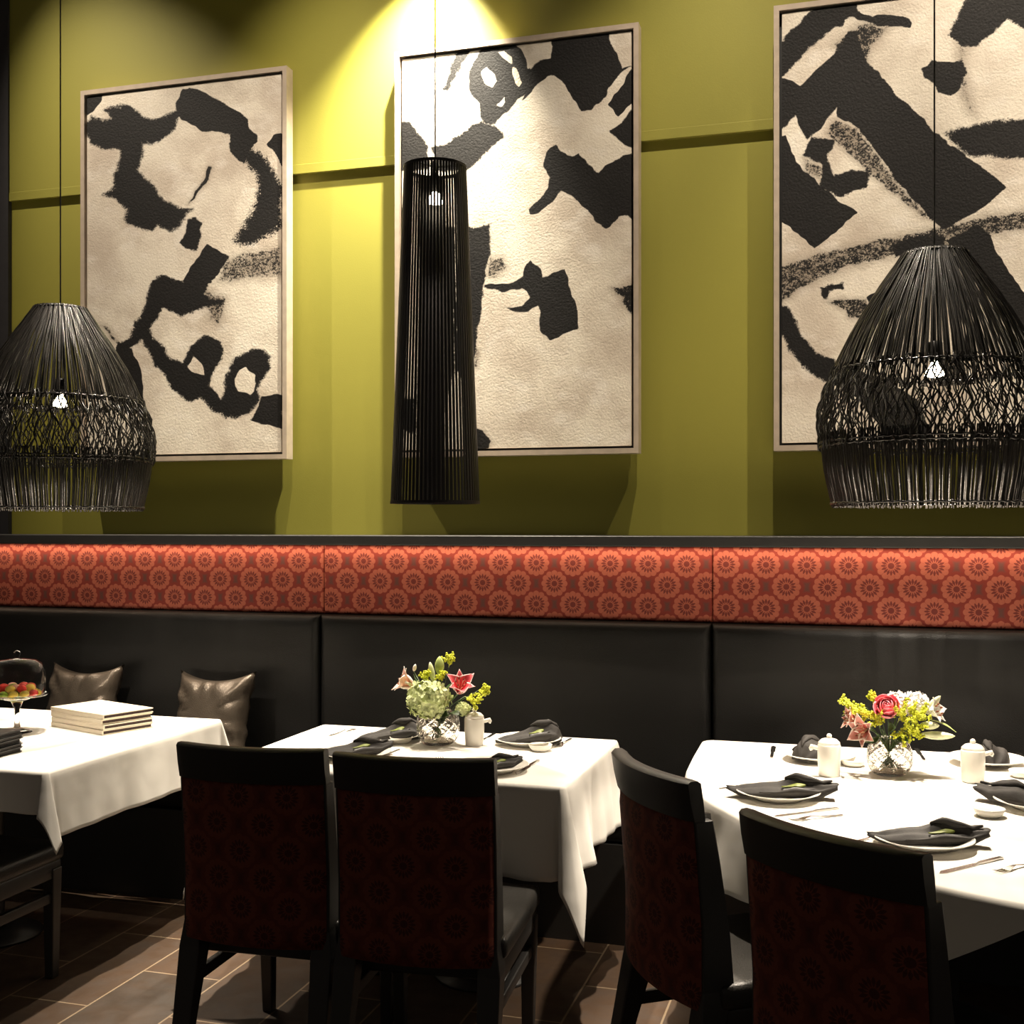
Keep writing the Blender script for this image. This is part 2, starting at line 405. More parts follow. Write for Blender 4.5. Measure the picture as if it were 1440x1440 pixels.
# ------------------------------------------------------------------ paintings
SOFTK = 1.0
def sdf_poly(px, py, poly):
    P = np.array(poly, float); n = len(P); d = np.full(px.shape, 1e9); ins = np.zeros(px.shape, bool)
    for i in range(n):
        a = P[i]; b = P[(i+1) % n]; e = b-a; wx = px-a[0]; wy = py-a[1]
        t = np.clip((wx*e[0]+wy*e[1])/max(1e-9, e@e), 0, 1)
        d = np.minimum(d, (wx-e[0]*t)**2+(wy-e[1]*t)**2)
        c = ((a[1] > py) != (b[1] > py)) & (px < (b[0]-a[0])*(py-a[1])/((b[1]-a[1]) if b[1] != a[1] else 1e-9)+a[0]); ins ^= c
    d = np.sqrt(d); return np.where(ins, -d, d)
def painting(xl, xr, ztl, zb, strokes, label, ZF=YU-.085, gridx=200):
    """strokes: (polygon, density, roughness, softness) ; density<0 = unpainted hole ; 'tone' for grey smudges"""
    r = empty('framed_painting', ((xl+xr)/2, YU, zb))
    tag(r, label, 'painting', 'black and cream abstract paintings on the olive wall')
    def P(o): o.parent = r; o.location = -r.location; return o
    w = .022; dpt = ZF
    # frame of four mitred bars
    O = [(xl, zb), (xr, zb), (xr, ztl), (xl, ztl)]; I = [(xl+w, zb+w), (xr-w, zb+w), (xr-w, ztl-w), (xl+w, ztl-w)]
    for k in range(4):
        a, b, c, d = O[k], O[(k+1) % 4], I[(k+1) % 4], I[k]
        v = [(p[0], y, p[1]) for y in (dpt, dpt+.062) for p in (a, b, c, d)]
        P(obj('frame_bar', v, [(0, 1, 2, 3), (4, 5, 6, 7), (0, 1, 5, 4), (1, 2, 6, 5), (2, 3, 7, 6), (3, 0, 4, 7)], 'frame', smooth=False))
    P(MB().box(xl+w, xr-w, dpt+.03, YU-.003, zb+w, ztl-w).build('backing', 'frame_gap', smooth=False))
    g = .011; x0, x1, z0, z1 = xl+w+g, xr-w-g, zb+w+g, ztl-w-g; yc = dpt+.008
    nx = gridx; nz = int(nx*(z1-z0)/(x1-x0))
    X, Z = np.meshgrid(np.linspace(x0, x1, nx+1), np.linspace(z0, z1, nz+1))
    d = -S_*X+C_*yc; px = CX+F*(C_*X+S_*yc)/d; py = HY-F*(Z-HC)/d
    ink = np.zeros(px.shape); rough = np.full(px.shape, .06); tone = np.zeros(px.shape)
    # hand wobble so that no edge is ruler straight
    wob = lambda f1, f2, p: 1.6*np.sin(px/f1+p)*np.cos(py/f2+2*p)
    qx = px+wob(7.3, 9.1, 1.)+wob(3.1, 3.7, 2.)*.5; qy = py+wob(8.1, 6.3, 3.)+wob(3.3, 2.9, .4)*.5
    for poly, den, rg, soft in strokes:
        s = sdf_poly(qx, qy, poly)
        if den == 'tone': tone = np.maximum(tone, np.clip(.5-s/soft, 0, 1)*rg); continue
        if den > .88 and rg > .12: soft = soft*(1.3+rg*1.6)
        if 0 < den < .88: soft = soft*.8; tone = np.maximum(tone, np.clip(.5-s/(soft*2), 0, 1)*.75)
        k = np.clip(.5-s/soft, 0, 1)
        if den < 0: ink = np.minimum(ink, 1-k); rough = np.where(k > .5, .06, rough)
        else: ink = np.maximum(ink, k*den); rough = np.maximum(rough, np.clip(1-(np.maximum(s, 0))/(soft*2), 0, 1)*rg) if rg < .5 else np.maximum(rough, np.clip(.5-s/(soft*1.4), 0, 1)*rg*(k < .95 if den > .9 else 1))
    n0 = (nx+1)*(nz+1)
    V = np.stack([X.ravel(), np.full(n0, yc), Z.ravel()], 1)
    W = nx+1; ii, jj = np.meshgrid(np.arange(nx), np.arange(nz)); b = (jj*W+ii).ravel()
    faces = np.stack([b, b+1, b+W+1, b+W], 1)
    me = bpy.data.meshes.new('canvas'); me.from_pydata(V.tolist(), [], faces.tolist())
    # returned canvas edge
    import bmesh
    ca = me.color_attributes.new('paint', 'FLOAT_COLOR', 'POINT')
    colr = np.stack([ink.ravel(), rough.ravel(), tone.ravel(), np.ones(n0)], 1).astype(np.float32)
    ca.data.foreach_set('color', colr.ravel())
    bm = bmesh.new(); bm.from_mesh(me)
    ed = [e for e in bm.edges if e.is_boundary]; ret = bmesh.ops.extrude_edge_only(bm, edges=ed)
    for q in ret['geom']:
        if isinstance(q, bmesh.types.BMVert): q.co.y = dpt+.0295
    bm.to_mesh(me); bm.free()
    me.materials.append(MT['canvas']); me.polygons.foreach_set('use_smooth', [False]*len(me.polygons))
    o = bpy.data.objects.new('canvas', me); COL.objects.link(o); P(o)
def c1(L): return [(x/3, y/3) for x, y in L]
def c2(L): return [(x/3, 400+y/3) for x, y in L]
def c3(L): return [(480+x/3, y/3) for x, y in L]
def c4(L): return [(480+x/3, 400+y/3) for x, y in L]
def c5(L): return [(960+x/3, y/3) for x, y in L]
def c6(L): return [(960+x/3, 400+y/3) for x, y in L]
ST1 = [
 (c1([(350,380),(432,380),(432,415),(415,450),(390,475),(350,490)]),1,.15,4),
 (c1([(440,465),(460,450),(540,440),(575,460),(600,490),(640,500),(700,490),(740,470),(750,430),(755,500),(740,540),(690,585),(640,605),(605,610),(600,660),(580,720),(610,745),(650,790),(700,850),(760,875),(815,882),(780,920),(745,970),(720,980),(690,965),(665,950),(635,975),(585,965),(540,945),(525,925),(530,885),(490,840),(432,825),(475,795),(480,735),(500,700),(505,640),(495,630),(430,630),(380,605),(362,560),(362,520),(385,490),(430,505),(470,500)]),1,.5,9),
 (c1([(740,430),(775,375),(800,366),(890,400),(945,440),(1000,465),(1050,510),(1055,540),(1085,570),(1085,600),(1055,625),(1035,690),(1000,670),(975,640),(968,570),(900,550),(850,555),(800,525),(745,490)]),1,.2,4),
 (c1([(1000,600),(1110,650),(1160,720),(1192,780),(1192,960),(1130,1000),(1075,1035),(1010,1032),(982,1020),(1000,990),(1045,920),(1075,850),(1085,790),(1080,740),(1030,690)]),.93,.45,12),
 (c1([(1127,605),(1155,570),(1192,558),(1192,705),(1165,650)]),1,.1,4),
 (c1([(878,705),(900,708),(875,765),(830,825),(790,865),(805,835),(840,790),(865,745)]),.85,.5,6),
 (c1([(790,922),(825,920),(853,945),(852,990),(828,1055),(790,1050),(755,1025),(780,980)]),1,.3,5),
 (c1([(870,1026),(966,1078),(955,1110),(915,1160),(890,1200),(850,1210),(800,1210),(770,1185),(790,1150),(825,1095)]),1,.15,4),
 (c1([(640,1180),(690,1155),(730,1180),(770,1185),(850,1195),(900,1180),(860,1240),(950,1265),(940,1290),(860,1300),(790,1320),(760,1335),(690,1300),(640,1380),(625,1400),(660,1430),(600,1440),(545,1440),(580,1400),(560,1370),(590,1340),(630,1230)]),1,.45,6),
 (c1([(950,1085),(1192,1030),(1192,1170),(1120,1175),(1000,1190),(910,1190)]),.52,.75,14),
 (c2([(570,150),(625,175),(660,230),(700,270),(720,310),(770,330),(800,260),(860,210),(930,240),(945,290),(920,340),(880,420),(920,490),(960,530),(950,560),(900,530),(850,480),(815,495),(770,480),(730,450),(700,400),(680,370),(640,320),(600,240),(550,270),(530,280),(490,240),(540,230)]),1,.4,7),
 (c2([(790,345),(820,305),(850,330),(860,380),(820,375)]),-1,0,4),
 (c2([(950,380),(970,330),(1010,290),(1060,268),(1120,275),(1145,310),(1140,350),(1110,400),(1090,440),(1100,490),(1060,540),(990,570),(945,545),(920,500),(945,450),(945,410)]),.95,.5,9),
 (c2([(985,400),(1010,362),(1040,355),(1080,385),(1070,450),(1050,470),(1005,450)]),-1,0,5),
 (c2([(850,440),(890,440),(980,540),(960,560),(900,520)]),1,.1,4),
 (c2([(1105,468),(1140,465),(1192,470),(1192,615),(1130,590),(1058,575),(1080,540)]),1,.15,4),
 (c2([(420,165),(450,170),(500,235),(480,240),(440,190)]),.6,.5,8),
 (c2([(500,240),(560,270),(600,380),(605,500),(560,560),(480,520),(440,380)]),1,.1,5),
 (c2([(850,0),(960,60),(930,180),(880,150),(860,80)]),.5,.7,12),
 (c1([(350,960),(700,1000),(1192,1060),(1192,1440),(350,1440)]),'tone',.10,90),
 (c1([(350,500),(430,640),(430,900),(350,900)]),'tone',.12,60),
]
ST2 = [
 (c3([(490,205),(550,205),(545,230),(480,330),(450,390),(430,380),(455,290)]),.9,.4,6),
 (c3([(575,230),(600,195),(660,183),(730,188),(775,225),(790,290),(830,330),(800,370),(740,430),(690,480),(650,520),(610,522),(585,490),(580,440),(545,390),(535,330),(545,280)]),1,.15,4),
 (c3([(660,220),(690,218),(722,240),(715,270),(680,245)]),-1,0,4),
 (c3([(588,310),(615,283),(650,310),(652,350),(630,374),(600,345)]),-1,0,4),
 (c3([(716,283),(737,290),(760,345),(745,364),(722,320)]),-1,0,3),
 (c3([(658,440),(692,403),(688,430),(672,452)]),-1,0,3),
 (c3([(380,620),(460,590),(550,530),(590,515),(650,530),(690,560),(680,590),(620,640),(540,720),(520,728),(480,720),(400,720)]),.95,.35,7),
 (c3([(248,510),(290,515),(340,580),(370,620),(370,720),(248,720)]),.95,.3,6),
 (c3([(790,292),(820,262),(885,240),(885,180),(870,140),(1118,118),(1140,180),(1190,290),(1240,270),(1165,325),(1120,400),(1060,460),(1010,470),(970,400),(930,340),(900,320),(870,325),(840,350),(760,430),(780,370)]),1,.15,4),
 (c3([(735,180),(810,165),(860,185),(887,215),(880,240),(838,252),(800,288),(770,230)]),-1,0,6),
 (c3([(1225,290),(1250,262),(1250,400),(1220,440),(1170,492),(1122,440),(1160,390)]),1,.08,3),
 (c3([(1250,425),(1250,625),(1220,622),(1150,575),(1130,550),(1180,520)]),1,.15,5),
 (c3([(880,622),(910,606),(930,640),(970,655),(1000,648),(1040,690),(1085,732),(1130,690),(1250,635),(1250,945),(1210,912),(1170,915),(1130,960),(1110,970),(1070,930),(1000,850),(930,805),(890,850),(840,895),(795,902),(785,880),(830,850),(870,790),(880,750),(855,700),(858,650)]),1,.2,4),
 (c3([(600,1198),(690,1202),(770,1165),(780,1115),(800,1098),(840,1130),(845,1172),(945,1135),(960,1200),(985,1260),(1002,1385),(940,1410),(880,1432),(840,1395),(830,1290),(790,1317),(740,1312),(680,1298),(770,1288),(795,1250),(760,1215),(690,1232),(610,1215)]),1,.18,4),
 ([(650,322),(692,313),(688,360),(681,400),(673,467),(665,512),(655,545),(640,520),(640,400)],.93,.3,6),
 ([(588,310),(640,320),(640,520),(628,560),(622,650),(590,650),(585,560),(592,450)],.95,.3,8),
 (c3([(620,1085),(690,1085),(700,1130),(650,1180),(612,1165)]),.5,.7,10),
 (c3([(1140,1215),(1180,1210),(1250,1178),(1250,1335),(1220,1320),(1170,1250)]),.75,.7,9),
 (c4([(1228,150),(1250,140),(1250,240),(1232,210)]),.8,.6,5),
 (c4([(560,600),(590,612),(635,660),(620,690),(560,697)]),.85,.35,6),
 (c4([(560,270),(582,280),(578,340),(560,360)]),.5,.7,6),
 (c4([(240,470),(310,480),(320,600),(290,640),(250,600)]),.8,.4,10),
 (c3([(860,330),(930,360),(1000,480),(1100,480),(1120,560),(1200,620),(1080,720),(930,620),(860,560)]),'tone',.22,70),
 (c3([(1130,130),(1243,120),(1243,250),(1200,280)]),'tone',.18,30),
 (c3([(620,1040),(1000,950),(1243,1000),(1243,1440),(1010,1440)]),'tone',.08,80),
]
ST3 = [
 (c5([(398,190),(560,30),(640,-60),(740,-60),(735,60),(690,85),(680,110),(640,110),(600,150),(560,180),(510,230),(440,310),(398,340)]),1,.3,6),
 (c5([(690,45),(740,45),(800,70),(880,60),(930,65),(972,95),(962,115),(900,115),(820,105),(740,80)]),1,.15,4),
 (c5([(398,330),(430,330),(500,360),(560,300),(640,230),(700,130),(740,130),(780,270),(830,310),(900,400),(1000,480),(1060,550),(1120,600),(1200,660),(1300,730),(1367,785),(1270,872),(1100,972),(1050,930),(1000,870),(900,760),(800,620),(740,540),(650,490),(645,455),(580,540),(525,585),(490,530),(478,488),(398,560)]),1,.2,5),
 (c5([(640,190),(760,90),(880,110),(800,200),(780,290),(700,260)]),.6,.75,14),
 (c5([(437,318),(490,262),(545,290),(503,345)]),-1,0,3),
 (c5([(522,238),(582,178),(630,198),(588,253)]),-1,0,3),
 (c5([(618,150),(702,90),(722,97),(655,172)]),-1,0,3),
 (c5([(398,580),(432,568),(480,680),(570,770),(660,850),(737,890),(640,980),(552,1047),(440,950),(398,930)]),1,.12,4),
 (c5([(540,578),(642,592),(610,660),(640,740),(700,715),(800,730),(770,790),(660,830),(580,790),(585,690),(505,660)]),1,.35,6),
 (c5([(640,500),(740,540),(900,760),(1060,935),(1000,915),(800,750),(600,560)]),.55,.75,10),
 (c5([(505,665),(590,700),(580,760),(520,730)]),.45,.8,8),
 (c5([(398,1120),(550,1072),(800,1010),(1060,960),(1290,905),(1500,880),(1500,960),(1280,1000),(1060,1070),(900,1085),(700,1130),(500,1220),(398,1290)]),.57,.6,12),
 (c5([(870,1020),(1060,975),(1120,1000),(1100,1060),(900,1090)]),.85,.4,12),
 (c5([(1110,1020),(1250,942),(1290,980),(1320,1050),(1500,1330),(1500,1600),(1400,1360),(1300,1200),(1180,1100)]),1,.12,4),
 (c5([(1120,150),(1200,-10),(1200,-130),(1500,-130),(1500,110),(1440,120),(1370,80),(1250,190),(1180,195)]),1,.35,8),
 (c5([(1008,292),(1050,260),(1180,258),(1197,300),(1170,380),(1130,407),(1080,390),(1060,350),(1020,330)]),1,.2,5),
 (c5([(1150,180),(1210,200),(1190,260),(1240,490),(1200,480),(1170,400)]),.35,.8,14),
 (c5([(1100,560),(1200,530),(1320,505),(1500,500),(1500,680),(1330,665),(1230,662),(1180,640)]),.95,.5,10),
 (c5([(575,1215),(680,1185),(682,1218),(620,1230),(615,1258),(590,1260)]),.9,.4,5),
 (c5([(600,1268),(780,1255),(775,1340),(700,1345),(690,1310),(640,1290)]),.62,.7,7),
 (c5([(778,1250),(840,1225),(860,1290),(790,1295)]),1,.1,4),
 (c6([(398,100),(420,85),(450,95),(500,200),(560,280),(655,322),(760,340),(760,400),(620,412),(560,395),(480,320),(430,240),(398,200)]),.95,.5,8),
 (c6([(640,320),(840,400),(990,480),(1060,660),(850,670),(840,600),(735,480),(615,410)]),1,.15,5),
 (c6([(1000,280),(1180,300),(1230,420),(1100,440)]),.6,.5,10),
 (c5([(560,600),(1100,1000),(700,1120),(420,1100),(420,960)]),'tone',.12,60),
 (c5([(780,120),(1050,300),(1100,540),(1000,500),(800,280)]),'tone',.22,80),
 (c5([(1200,300),(1440,200),(1440,500),(1250,500)]),'tone',.16,60),
]
pf = YU-.085
def edges(lx, rx, ty, tx, by, bx):
    return at(lx, 400, Y=pf).x, at(rx, 400, Y=pf).x, at(tx, ty, Y=pf).z, at(bx, by, Y=pf).z
L1 = edges(113, 403, 92, 403, 645, 405)
painting(*L1, ST1, 'leftmost abstract painting, cream canvas with a broken black ring, in a pale frame')
L2 = edges(555, 898, 31, 898, 637, 898)
painting(*L2, ST2, 'middle abstract painting behind the tall tube lamp, black blocks on cream canvas')
L3 = edges(1088, 1560, 8, 1090, 634, 1090)
painting(*L3, ST3, 'right abstract painting with a thick black diagonal stroke, cut by the photo edge', gridx=300)

# ------------------------------------------------------------------ pendant lamps
YP = 3.86
basket_prof = [(.092, 2.394), (.118, 2.362), (.159, 2.301), (.203, 2.235), (.239, 2.175), (.274, 2.105), (.303, 2.036), (.330, 1.97), (.345, 1.90), (.345, 1.86), (.340, 1.80), (.327, 1.711), (.305, 1.616)]
def prof(z):
    zs = [p[1] for p in basket_prof][::-1]; rs = [p[0] for p in basket_prof][::-1]
    return float(np.interp(z, zs, rs))
def make_basket():
    r = empty('basket_pendant'); rr = random.Random(3); z0 = 1.616
    def pt(z, a, dr=0): R = prof(z)+dr; return (R*math.cos(a), R*math.sin(a), z-z0)
    m = MB()
    for k in range(250):        # upper reeds, in loose bunches
        a = 2*PI*k/250+rr.uniform(-.008, .008); tw = rr.uniform(-.06, .06); zz = np.linspace(2.40, 2.02, 9); b = rr.uniform(-.003, .003)
        m.tube([pt(z, a+tw*math.sin((2.4-z)*4)*(.3), b+.003*math.sin(z*25+k)) for z in zz], [.0021+.0009*(i/8) for i in range(9)], 5, cap=False)
    m.build('upper_reeds', 'rattan', r)
    m = MB()
    for k in range(250):        # wavy middle band
        a = 2*PI*k/250; p1, p2 = rr.uniform(0, 6), rr.uniform(0, 6); am = rr.uniform(.018, .045); fr = rr.uniform(45, 75)
        zz = np.linspace(2.05, 1.79, 15)
        m.tube([pt(z, a+am*math.sin(z*fr+p1)*.9, rr.uniform(-.003, .003)+.011*math.sin(z*38+p2)) for z in zz], rr.uniform(.0019, .0028), 5, cap=False)
    m.build('wavy_reeds', 'rattan', r)
    m = MB()
    for k in range(270):        # lower straight reeds
        a = 2*PI*k/270+rr.uniform(-.009, .009); zz = np.linspace(1.84, 1.611+rr.uniform(-.003, .002), 7); s = rr.uniform(-.012, .012)
        m.tube([pt(max(z, 1.600), a+s*math.sin(z*14), rr.uniform(-.0015, .0015)) for z in zz], rr.uniform(.0022, .003), 5, cap=False)
    m.build('lower_reeds', 'rattan', r)
    for z in (2.392, 2.034, 1.812, 1.800, 1.622):
        for q in range(1):
            R = prof(z)+.004; n = 220
            m = MB().tube([(R*math.cos(2*PI*i/n)+.0, R*math.sin(2*PI*i/n), z-z0+.0015*math.sin(i*1.9)) for i in range(n)], [.0035+.0008*math.sin(i*1.5) for i in range(n)], 6, closed=True)
            m.build('hoop', 'rattan', r)
    n = 90; R = .09
    MB().tube([(0, 0, 2.39-z0), (0, 0, 5.58-z0)], .0028, 6).build('cord', 'cord_black', r)
    m = MB()
    for k in range(3): a = 2*PI*k/3+.3; m.tube([(0, 0, 2.40-z0), (.09*math.cos(a), .09*math.sin(a), 2.392-z0)], .003, 6)
    m.build('spider', 'dark_hardware', r)
    MB().tube([(0, 0, 2.10-z0), (0, 0, 2.395-z0)], .004, 6).build('lamp_rod', 'dark_hardware', r)
    sk = MB().lathe([(.010, 2.125-z0), (.024, 2.12-z0), (.027, 2.07-z0), (.022, 2.065-z0)], 20).build('socket', 'dark_hardware', r)
    b = MB().lathe([(.008, 2.064-z0), (.013, 2.050-z0), (.028, 2.026-z0), (.030, 2.018-z0), (.001, 2.010-z0)], 24).build('bulb', 'lamp_glow', sk)
    MB().lathe([(.001, 5.58-z0), (.055, 5.58-z0), (.055, ZC-.002-z0), (.001, ZC-.002-z0)], 20).build('ceiling_rose', 'dark_hardware', r)
    return r
bk = make_basket()
XPL = at(85, 600, Y=YP).x; XPM = at(612, 500, Y=YP).x; XPR = at(1314, 600, Y=YP).x
bk.location = (XPL, YP, 1.616); bk.rotation_euler.z = .0
tag(bk, 'black woven basket pendant hanging over the menus table at the left', 'pendant lamp', 'black woven basket pendants')
bk2 = copy_tree(bk); bk2.location = (XPR, YP, 1.616); bk2.rotation_euler.z = 1.1
tag(bk2, 'black woven basket pendant hanging over the pink rose vase table at the right', 'pendant lamp')

tl = empty('tube_pendant', (XPM, YP, 1.63)); tag(tl, 'tall slim black slatted tube pendant hanging before the middle painting', 'pendant lamp')
zt_, zb_ = 2.81, 1.63; H = zt_-zb_
def tr(z): return .155+(.108-.155)*z/H
m = MB(); N = 66
for k in range(N):
    a = 2*PI*k/N
    v = []
    for z in (0.0, H):
        R = tr(z); w = .0047 if z == 0 else .0035
        for (dr, dt) in ((-.0015, -w), (.0015, -w), (.0015, w), (-.0015, w)):
            v.append(((R+dr)*math.cos(a)-dt*math.sin(a), (R+dr)*math.sin(a)+dt*math.cos(a), z))
    m.add(v, [(0, 1, 5, 4), (1, 2, 6, 5), (2, 3, 7, 6), (3, 0, 4, 7), (0, 1, 2, 3), (4, 5, 6, 7)])
m.build('slats', 'slat_black', tl, smooth=False)
for z, h in ((.004, .010), (H-.004, .010)):
    R = tr(z); MB().lathe([(R-.004, z-h/2), (R+.003, z-h/2), (R+.003, z+h/2), (R-.004, z+h/2), (R-.004, z-h/2)], 66, close=False).build('hoop', 'slat_black', tl, smooth=False)
m = MB()
for k in range(3): a = 2*PI*k/3; m.tube([(0, 0, H), (.106*math.cos(a), .106*math.sin(a), H-.004)], .003, 6)
m.build('spider', 'dark_hardware', tl)
MB().tube([(0, 0, H-.09), (0, 0, H+.02)], .012, 12).build('lamp_holder', 'dark_hardware', tl)
MB().tube([(0, 0, H+.02), (0, 0, 5.58-1.63)], .0026, 6).build('cord', 'cord_black', tl)
MB().lathe([(.010, H-.088), (.018, H-.10), (.026, H-.122), (.026, H-.126), (.001, H-.128)], 24).build('bulb', 'lamp_glow', tl)
MB().lathe([(.001, 5.58-1.63), (.055, 5.58-1.63), (.055, ZC-.002-1.63), (.001, ZC-.002-1.63)], 20).build('ceiling_rose', 'dark_hardware', tl)

# ------------------------------------------------------------------ tables and cloths
TZ = .76
def table(name_xyz, outline, label, legs, zt=TZ-.006):
    r = empty('dining_table', (name_xyz[0], name_xyz[1], 0)); tag(r, label, 'table', 'restaurant tables under white cloths')
    ox, oy = name_xyz[0], name_xyz[1]
    n = len(outline); v = [(x-ox, y-oy, zt) for x, y in outline]+[(x-ox, y-oy, zt-.03) for x, y in outline]
    f = [tuple(range(n)), tuple(range(n, 2*n))]+[(i, (i+1) % n, n+(i+1) % n, n+i) for i in range(n)]
    obj('tabletop', v, f, 'wood_black', r, smooth=False)
    for (lx, ly) in legs:
        MB().lathe([(.04, .03), (.035, .06), (.035, zt-.05), (.06, zt-.032)], 20, (lx-ox, ly-oy, 0)).build('pedestal', 'wood_black', r)
        MB().lathe([(.17, .0), (.17, .010), (.06, .03)], 28, (lx-ox, ly-oy, 0)).build('foot', 'wood_black', r)
    return r
def cloth(outl, label, z=TZ, rings=16, seed=0):
    """outl: closed list of (x, y, nx, ny, drop, flare, fold)"""
    rr = random.Random(seed); n = len(outl); V = []; cx = sum(p[0] for p in outl)/n; cy = sum(p[1] for p in outl)/n
    ph = [rr.uniform(0, 6.28) for _ in range(4)]
    L = [0]
    for i in range(1, n): L.append(L[-1]+math.hypot(outl[i][0]-outl[i-1][0], outl[i][1]-outl[i-1][1]))
    for k in (.0, .5, .9):
        for p in outl: V.append((cx+(p[0]-cx)*max(k, .02), cy+(p[1]-cy)*max(k, .02), z))
    sm = [(.010, 0), (.003, -.002), (-.001, -.009)]
    for off, dz in sm:
        for p in outl: V.append((p[0]-p[2]*off, p[1]-p[3]*off, z+dz))
    for k in range(1, rings+1):
        t = k/rings
        for i, p in enumerate(outl):
            dr = p[4]; zz = z-.009-(dr-.009)*t
            rip = p[6]*t*(math.sin(L[i]*11+ph[0])+.6*math.sin(L[i]*23+ph[1]+t*1.5)+.35*math.sin(L[i]*47+ph[2]))
            o = .002+p[5]*dr*t+rip*.010+abs(p[6])*.012*t
            V.append((p[0]+p[2]*o, p[1]+p[3]*o, zz))
    R = len(V)//n; f = [(a*n+i, a*n+(i+1) % n, (a+1)*n+(i+1) % n, (a+1)*n+i) for a in range(R-1) for i in range(n)]
    f.append(tuple(range(n)))
    o = obj('tablecloth', V, f, 'linen')
    md = o.modifiers.new('thickness', 'SOLIDIFY'); md.thickness = .0016; md.offset = 0
    tag(o, label, 'tablecloth', 'white tablecloths'); return o
def rect_outline(x0, x1, y0, y1, hf, hr, hb, hl, cornmul=1.15, flare=.33, step=.02, fold=1.7):
    cs = [(x0, y0, PI, 1.5*PI, hl, hf), (x1, y0, 1.5*PI, 2*PI, hf, hr), (x1, y1, 0, .5*PI, hr, hb), (x0, y1, .5*PI, PI, hb, hl)]
    out = []; rad = .018
    for q in range(4):
        cx, cy, a0, a1, ha, hb_ = cs[q]; ccx = cx+(rad if cx == x0 else -rad); ccy = cy+(rad if cy == y0 else -rad)
        M = 26
        for i in range(M+1):
            t = i/M; a = a0+(a1-a0)*t
            # square corner of cloth: hem distance at this angle
            ph = t*PI/2; d1 = ha/max(.02, math.cos(ph)); d2 = hb_/max(.02, math.sin(ph)) ; 
            dd = min(d1, d2) if 0 < t < 1 else (ha if t == 0 else hb_)
            tri = 1-abs(2*t-1); dd = dd*(1+(cornmul-1)*tri)
            fl = flare*min(1, tri*3.2)**.8+.03*tri-(.07*math.exp(-((t-.05)/.04)**2)+.07*math.exp(-((t-.95)/.04)**2))
            # squeeze the fold towards the diagonal
            am = (a0+a1)/2; ad = a
            out.append((ccx+rad*math.cos(a), ccy+rad*math.sin(a), math.cos(ad), math.sin(ad), dd, fl, .15))
        nxt = cs[(q+1) % 4]; ncx = nxt[0]+(rad if nxt[0] == x0 else -rad); ncy = nxt[1]+(rad if nxt[1] == y0 else -rad)
        pa = out[-1]; pb = (ncx+rad*math.cos(a1), ncy+rad*math.sin(a1)); LL = math.hypot(pb[0]-pa[0], pb[1]-pa[1]); m_ = int(LL/step)
        for i in range(1, m_):
            t = i/m_; e = min(t, 1-t)*LL
            out.append((pa[0]+(pb[0]-pa[0])*t, pa[1]+(pb[1]-pa[1])*t, math.cos(a1), math.sin(a1), hb_, .04, fold*(.3+.7*min(1, e/.15))))
    return out
TX0, TX1, TY0, TY1 = -2.055, -.858, 3.44, 4.262
mo = rect_outline(TX0, TX1, TY0, TY1, .285, .275, .25, .25, 1.16, .22)
t2 = table(((TX0+TX1)/2, (TY0+TY1)/2), [(TX0+.006, TY0+.006), (TX1-.006, TY0+.006), (TX1-.006, TY1-.006), (TX0+.006, TY1-.006)], 'middle dining table hidden by its white cloth, lily vase standing on top', [(-1.72, 3.86), (-1.25, 3.86)])
cloth(mo, 'white cloth on the middle table, its pointed corner hanging between the chairs', seed=2)
LX0, LX1, LY0, LY1 = -3.95, -2.502, 3.17, 4.255
lo = rect_outline(LX0, LX1, LY0, LY1, .135, .215, .2, .2, 1.0, .26, fold=.6)
t1 = table(((LX0+LX1)/2, (LY0+LY1)/2), [(LX0+.006, LY0+.006), (LX1-.006, LY0+.006), (LX1-.006, LY1-.006), (LX0+.006, LY1-.006)], 'left dining table hidden by its white cloth, cream menus and cake dome on top', [(-3.7, 3.7), (-3.15, 3.7)])
cloth(lo, 'white cloth on the left table under the cream menus', seed=5)
# right table: straight along the bench, bowed out into the room
half = [(-.560, 4.36), (-.552, 4.05), (-.54, 3.78), (-.50, 3.56), (-.42, 3.38), (-.30, 3.19), (-.16, 3.00), (-.01, 2.85), (.134, 2.745), (.25, 2.68), (.36, 2.635), (.55, 2.61)]
AX = .55
full = half+[(2*AX-x, y) for x, y in half[-2::-1]]
def resample(poly, step, closed=True):
    P = [Vector((x, y)) for x, y in poly]; out = []; n = len(P)
    # chaikin rounding
    for _ in range(3):
        Q = []
        for i in range(len(P)):
            a, b = P[i], P[(i+1) % len(P)]
            Q += [a*.75+b*.25, a*.25+b*.75] if (b-a).length > .03 else [(a+b)/2]
        P = Q
    L = sum((P[(i+1) % len(P)]-P[i]).length for i in range(len(P))); k = int(L/step); st = L/k; out = []; i = 0; acc = 0; pos = 0
    d = 0
    for s in range(k):
        tgt = s*st
        while d+(P[(i+1) % len(P)]-P[i]).length < tgt: d += (P[(i+1) % len(P)]-P[i]).length; i += 1
        e = (P[(i+1) % len(P)]-P[i]); out.append(P[i]+e*((tgt-d)/e.length))
    return out
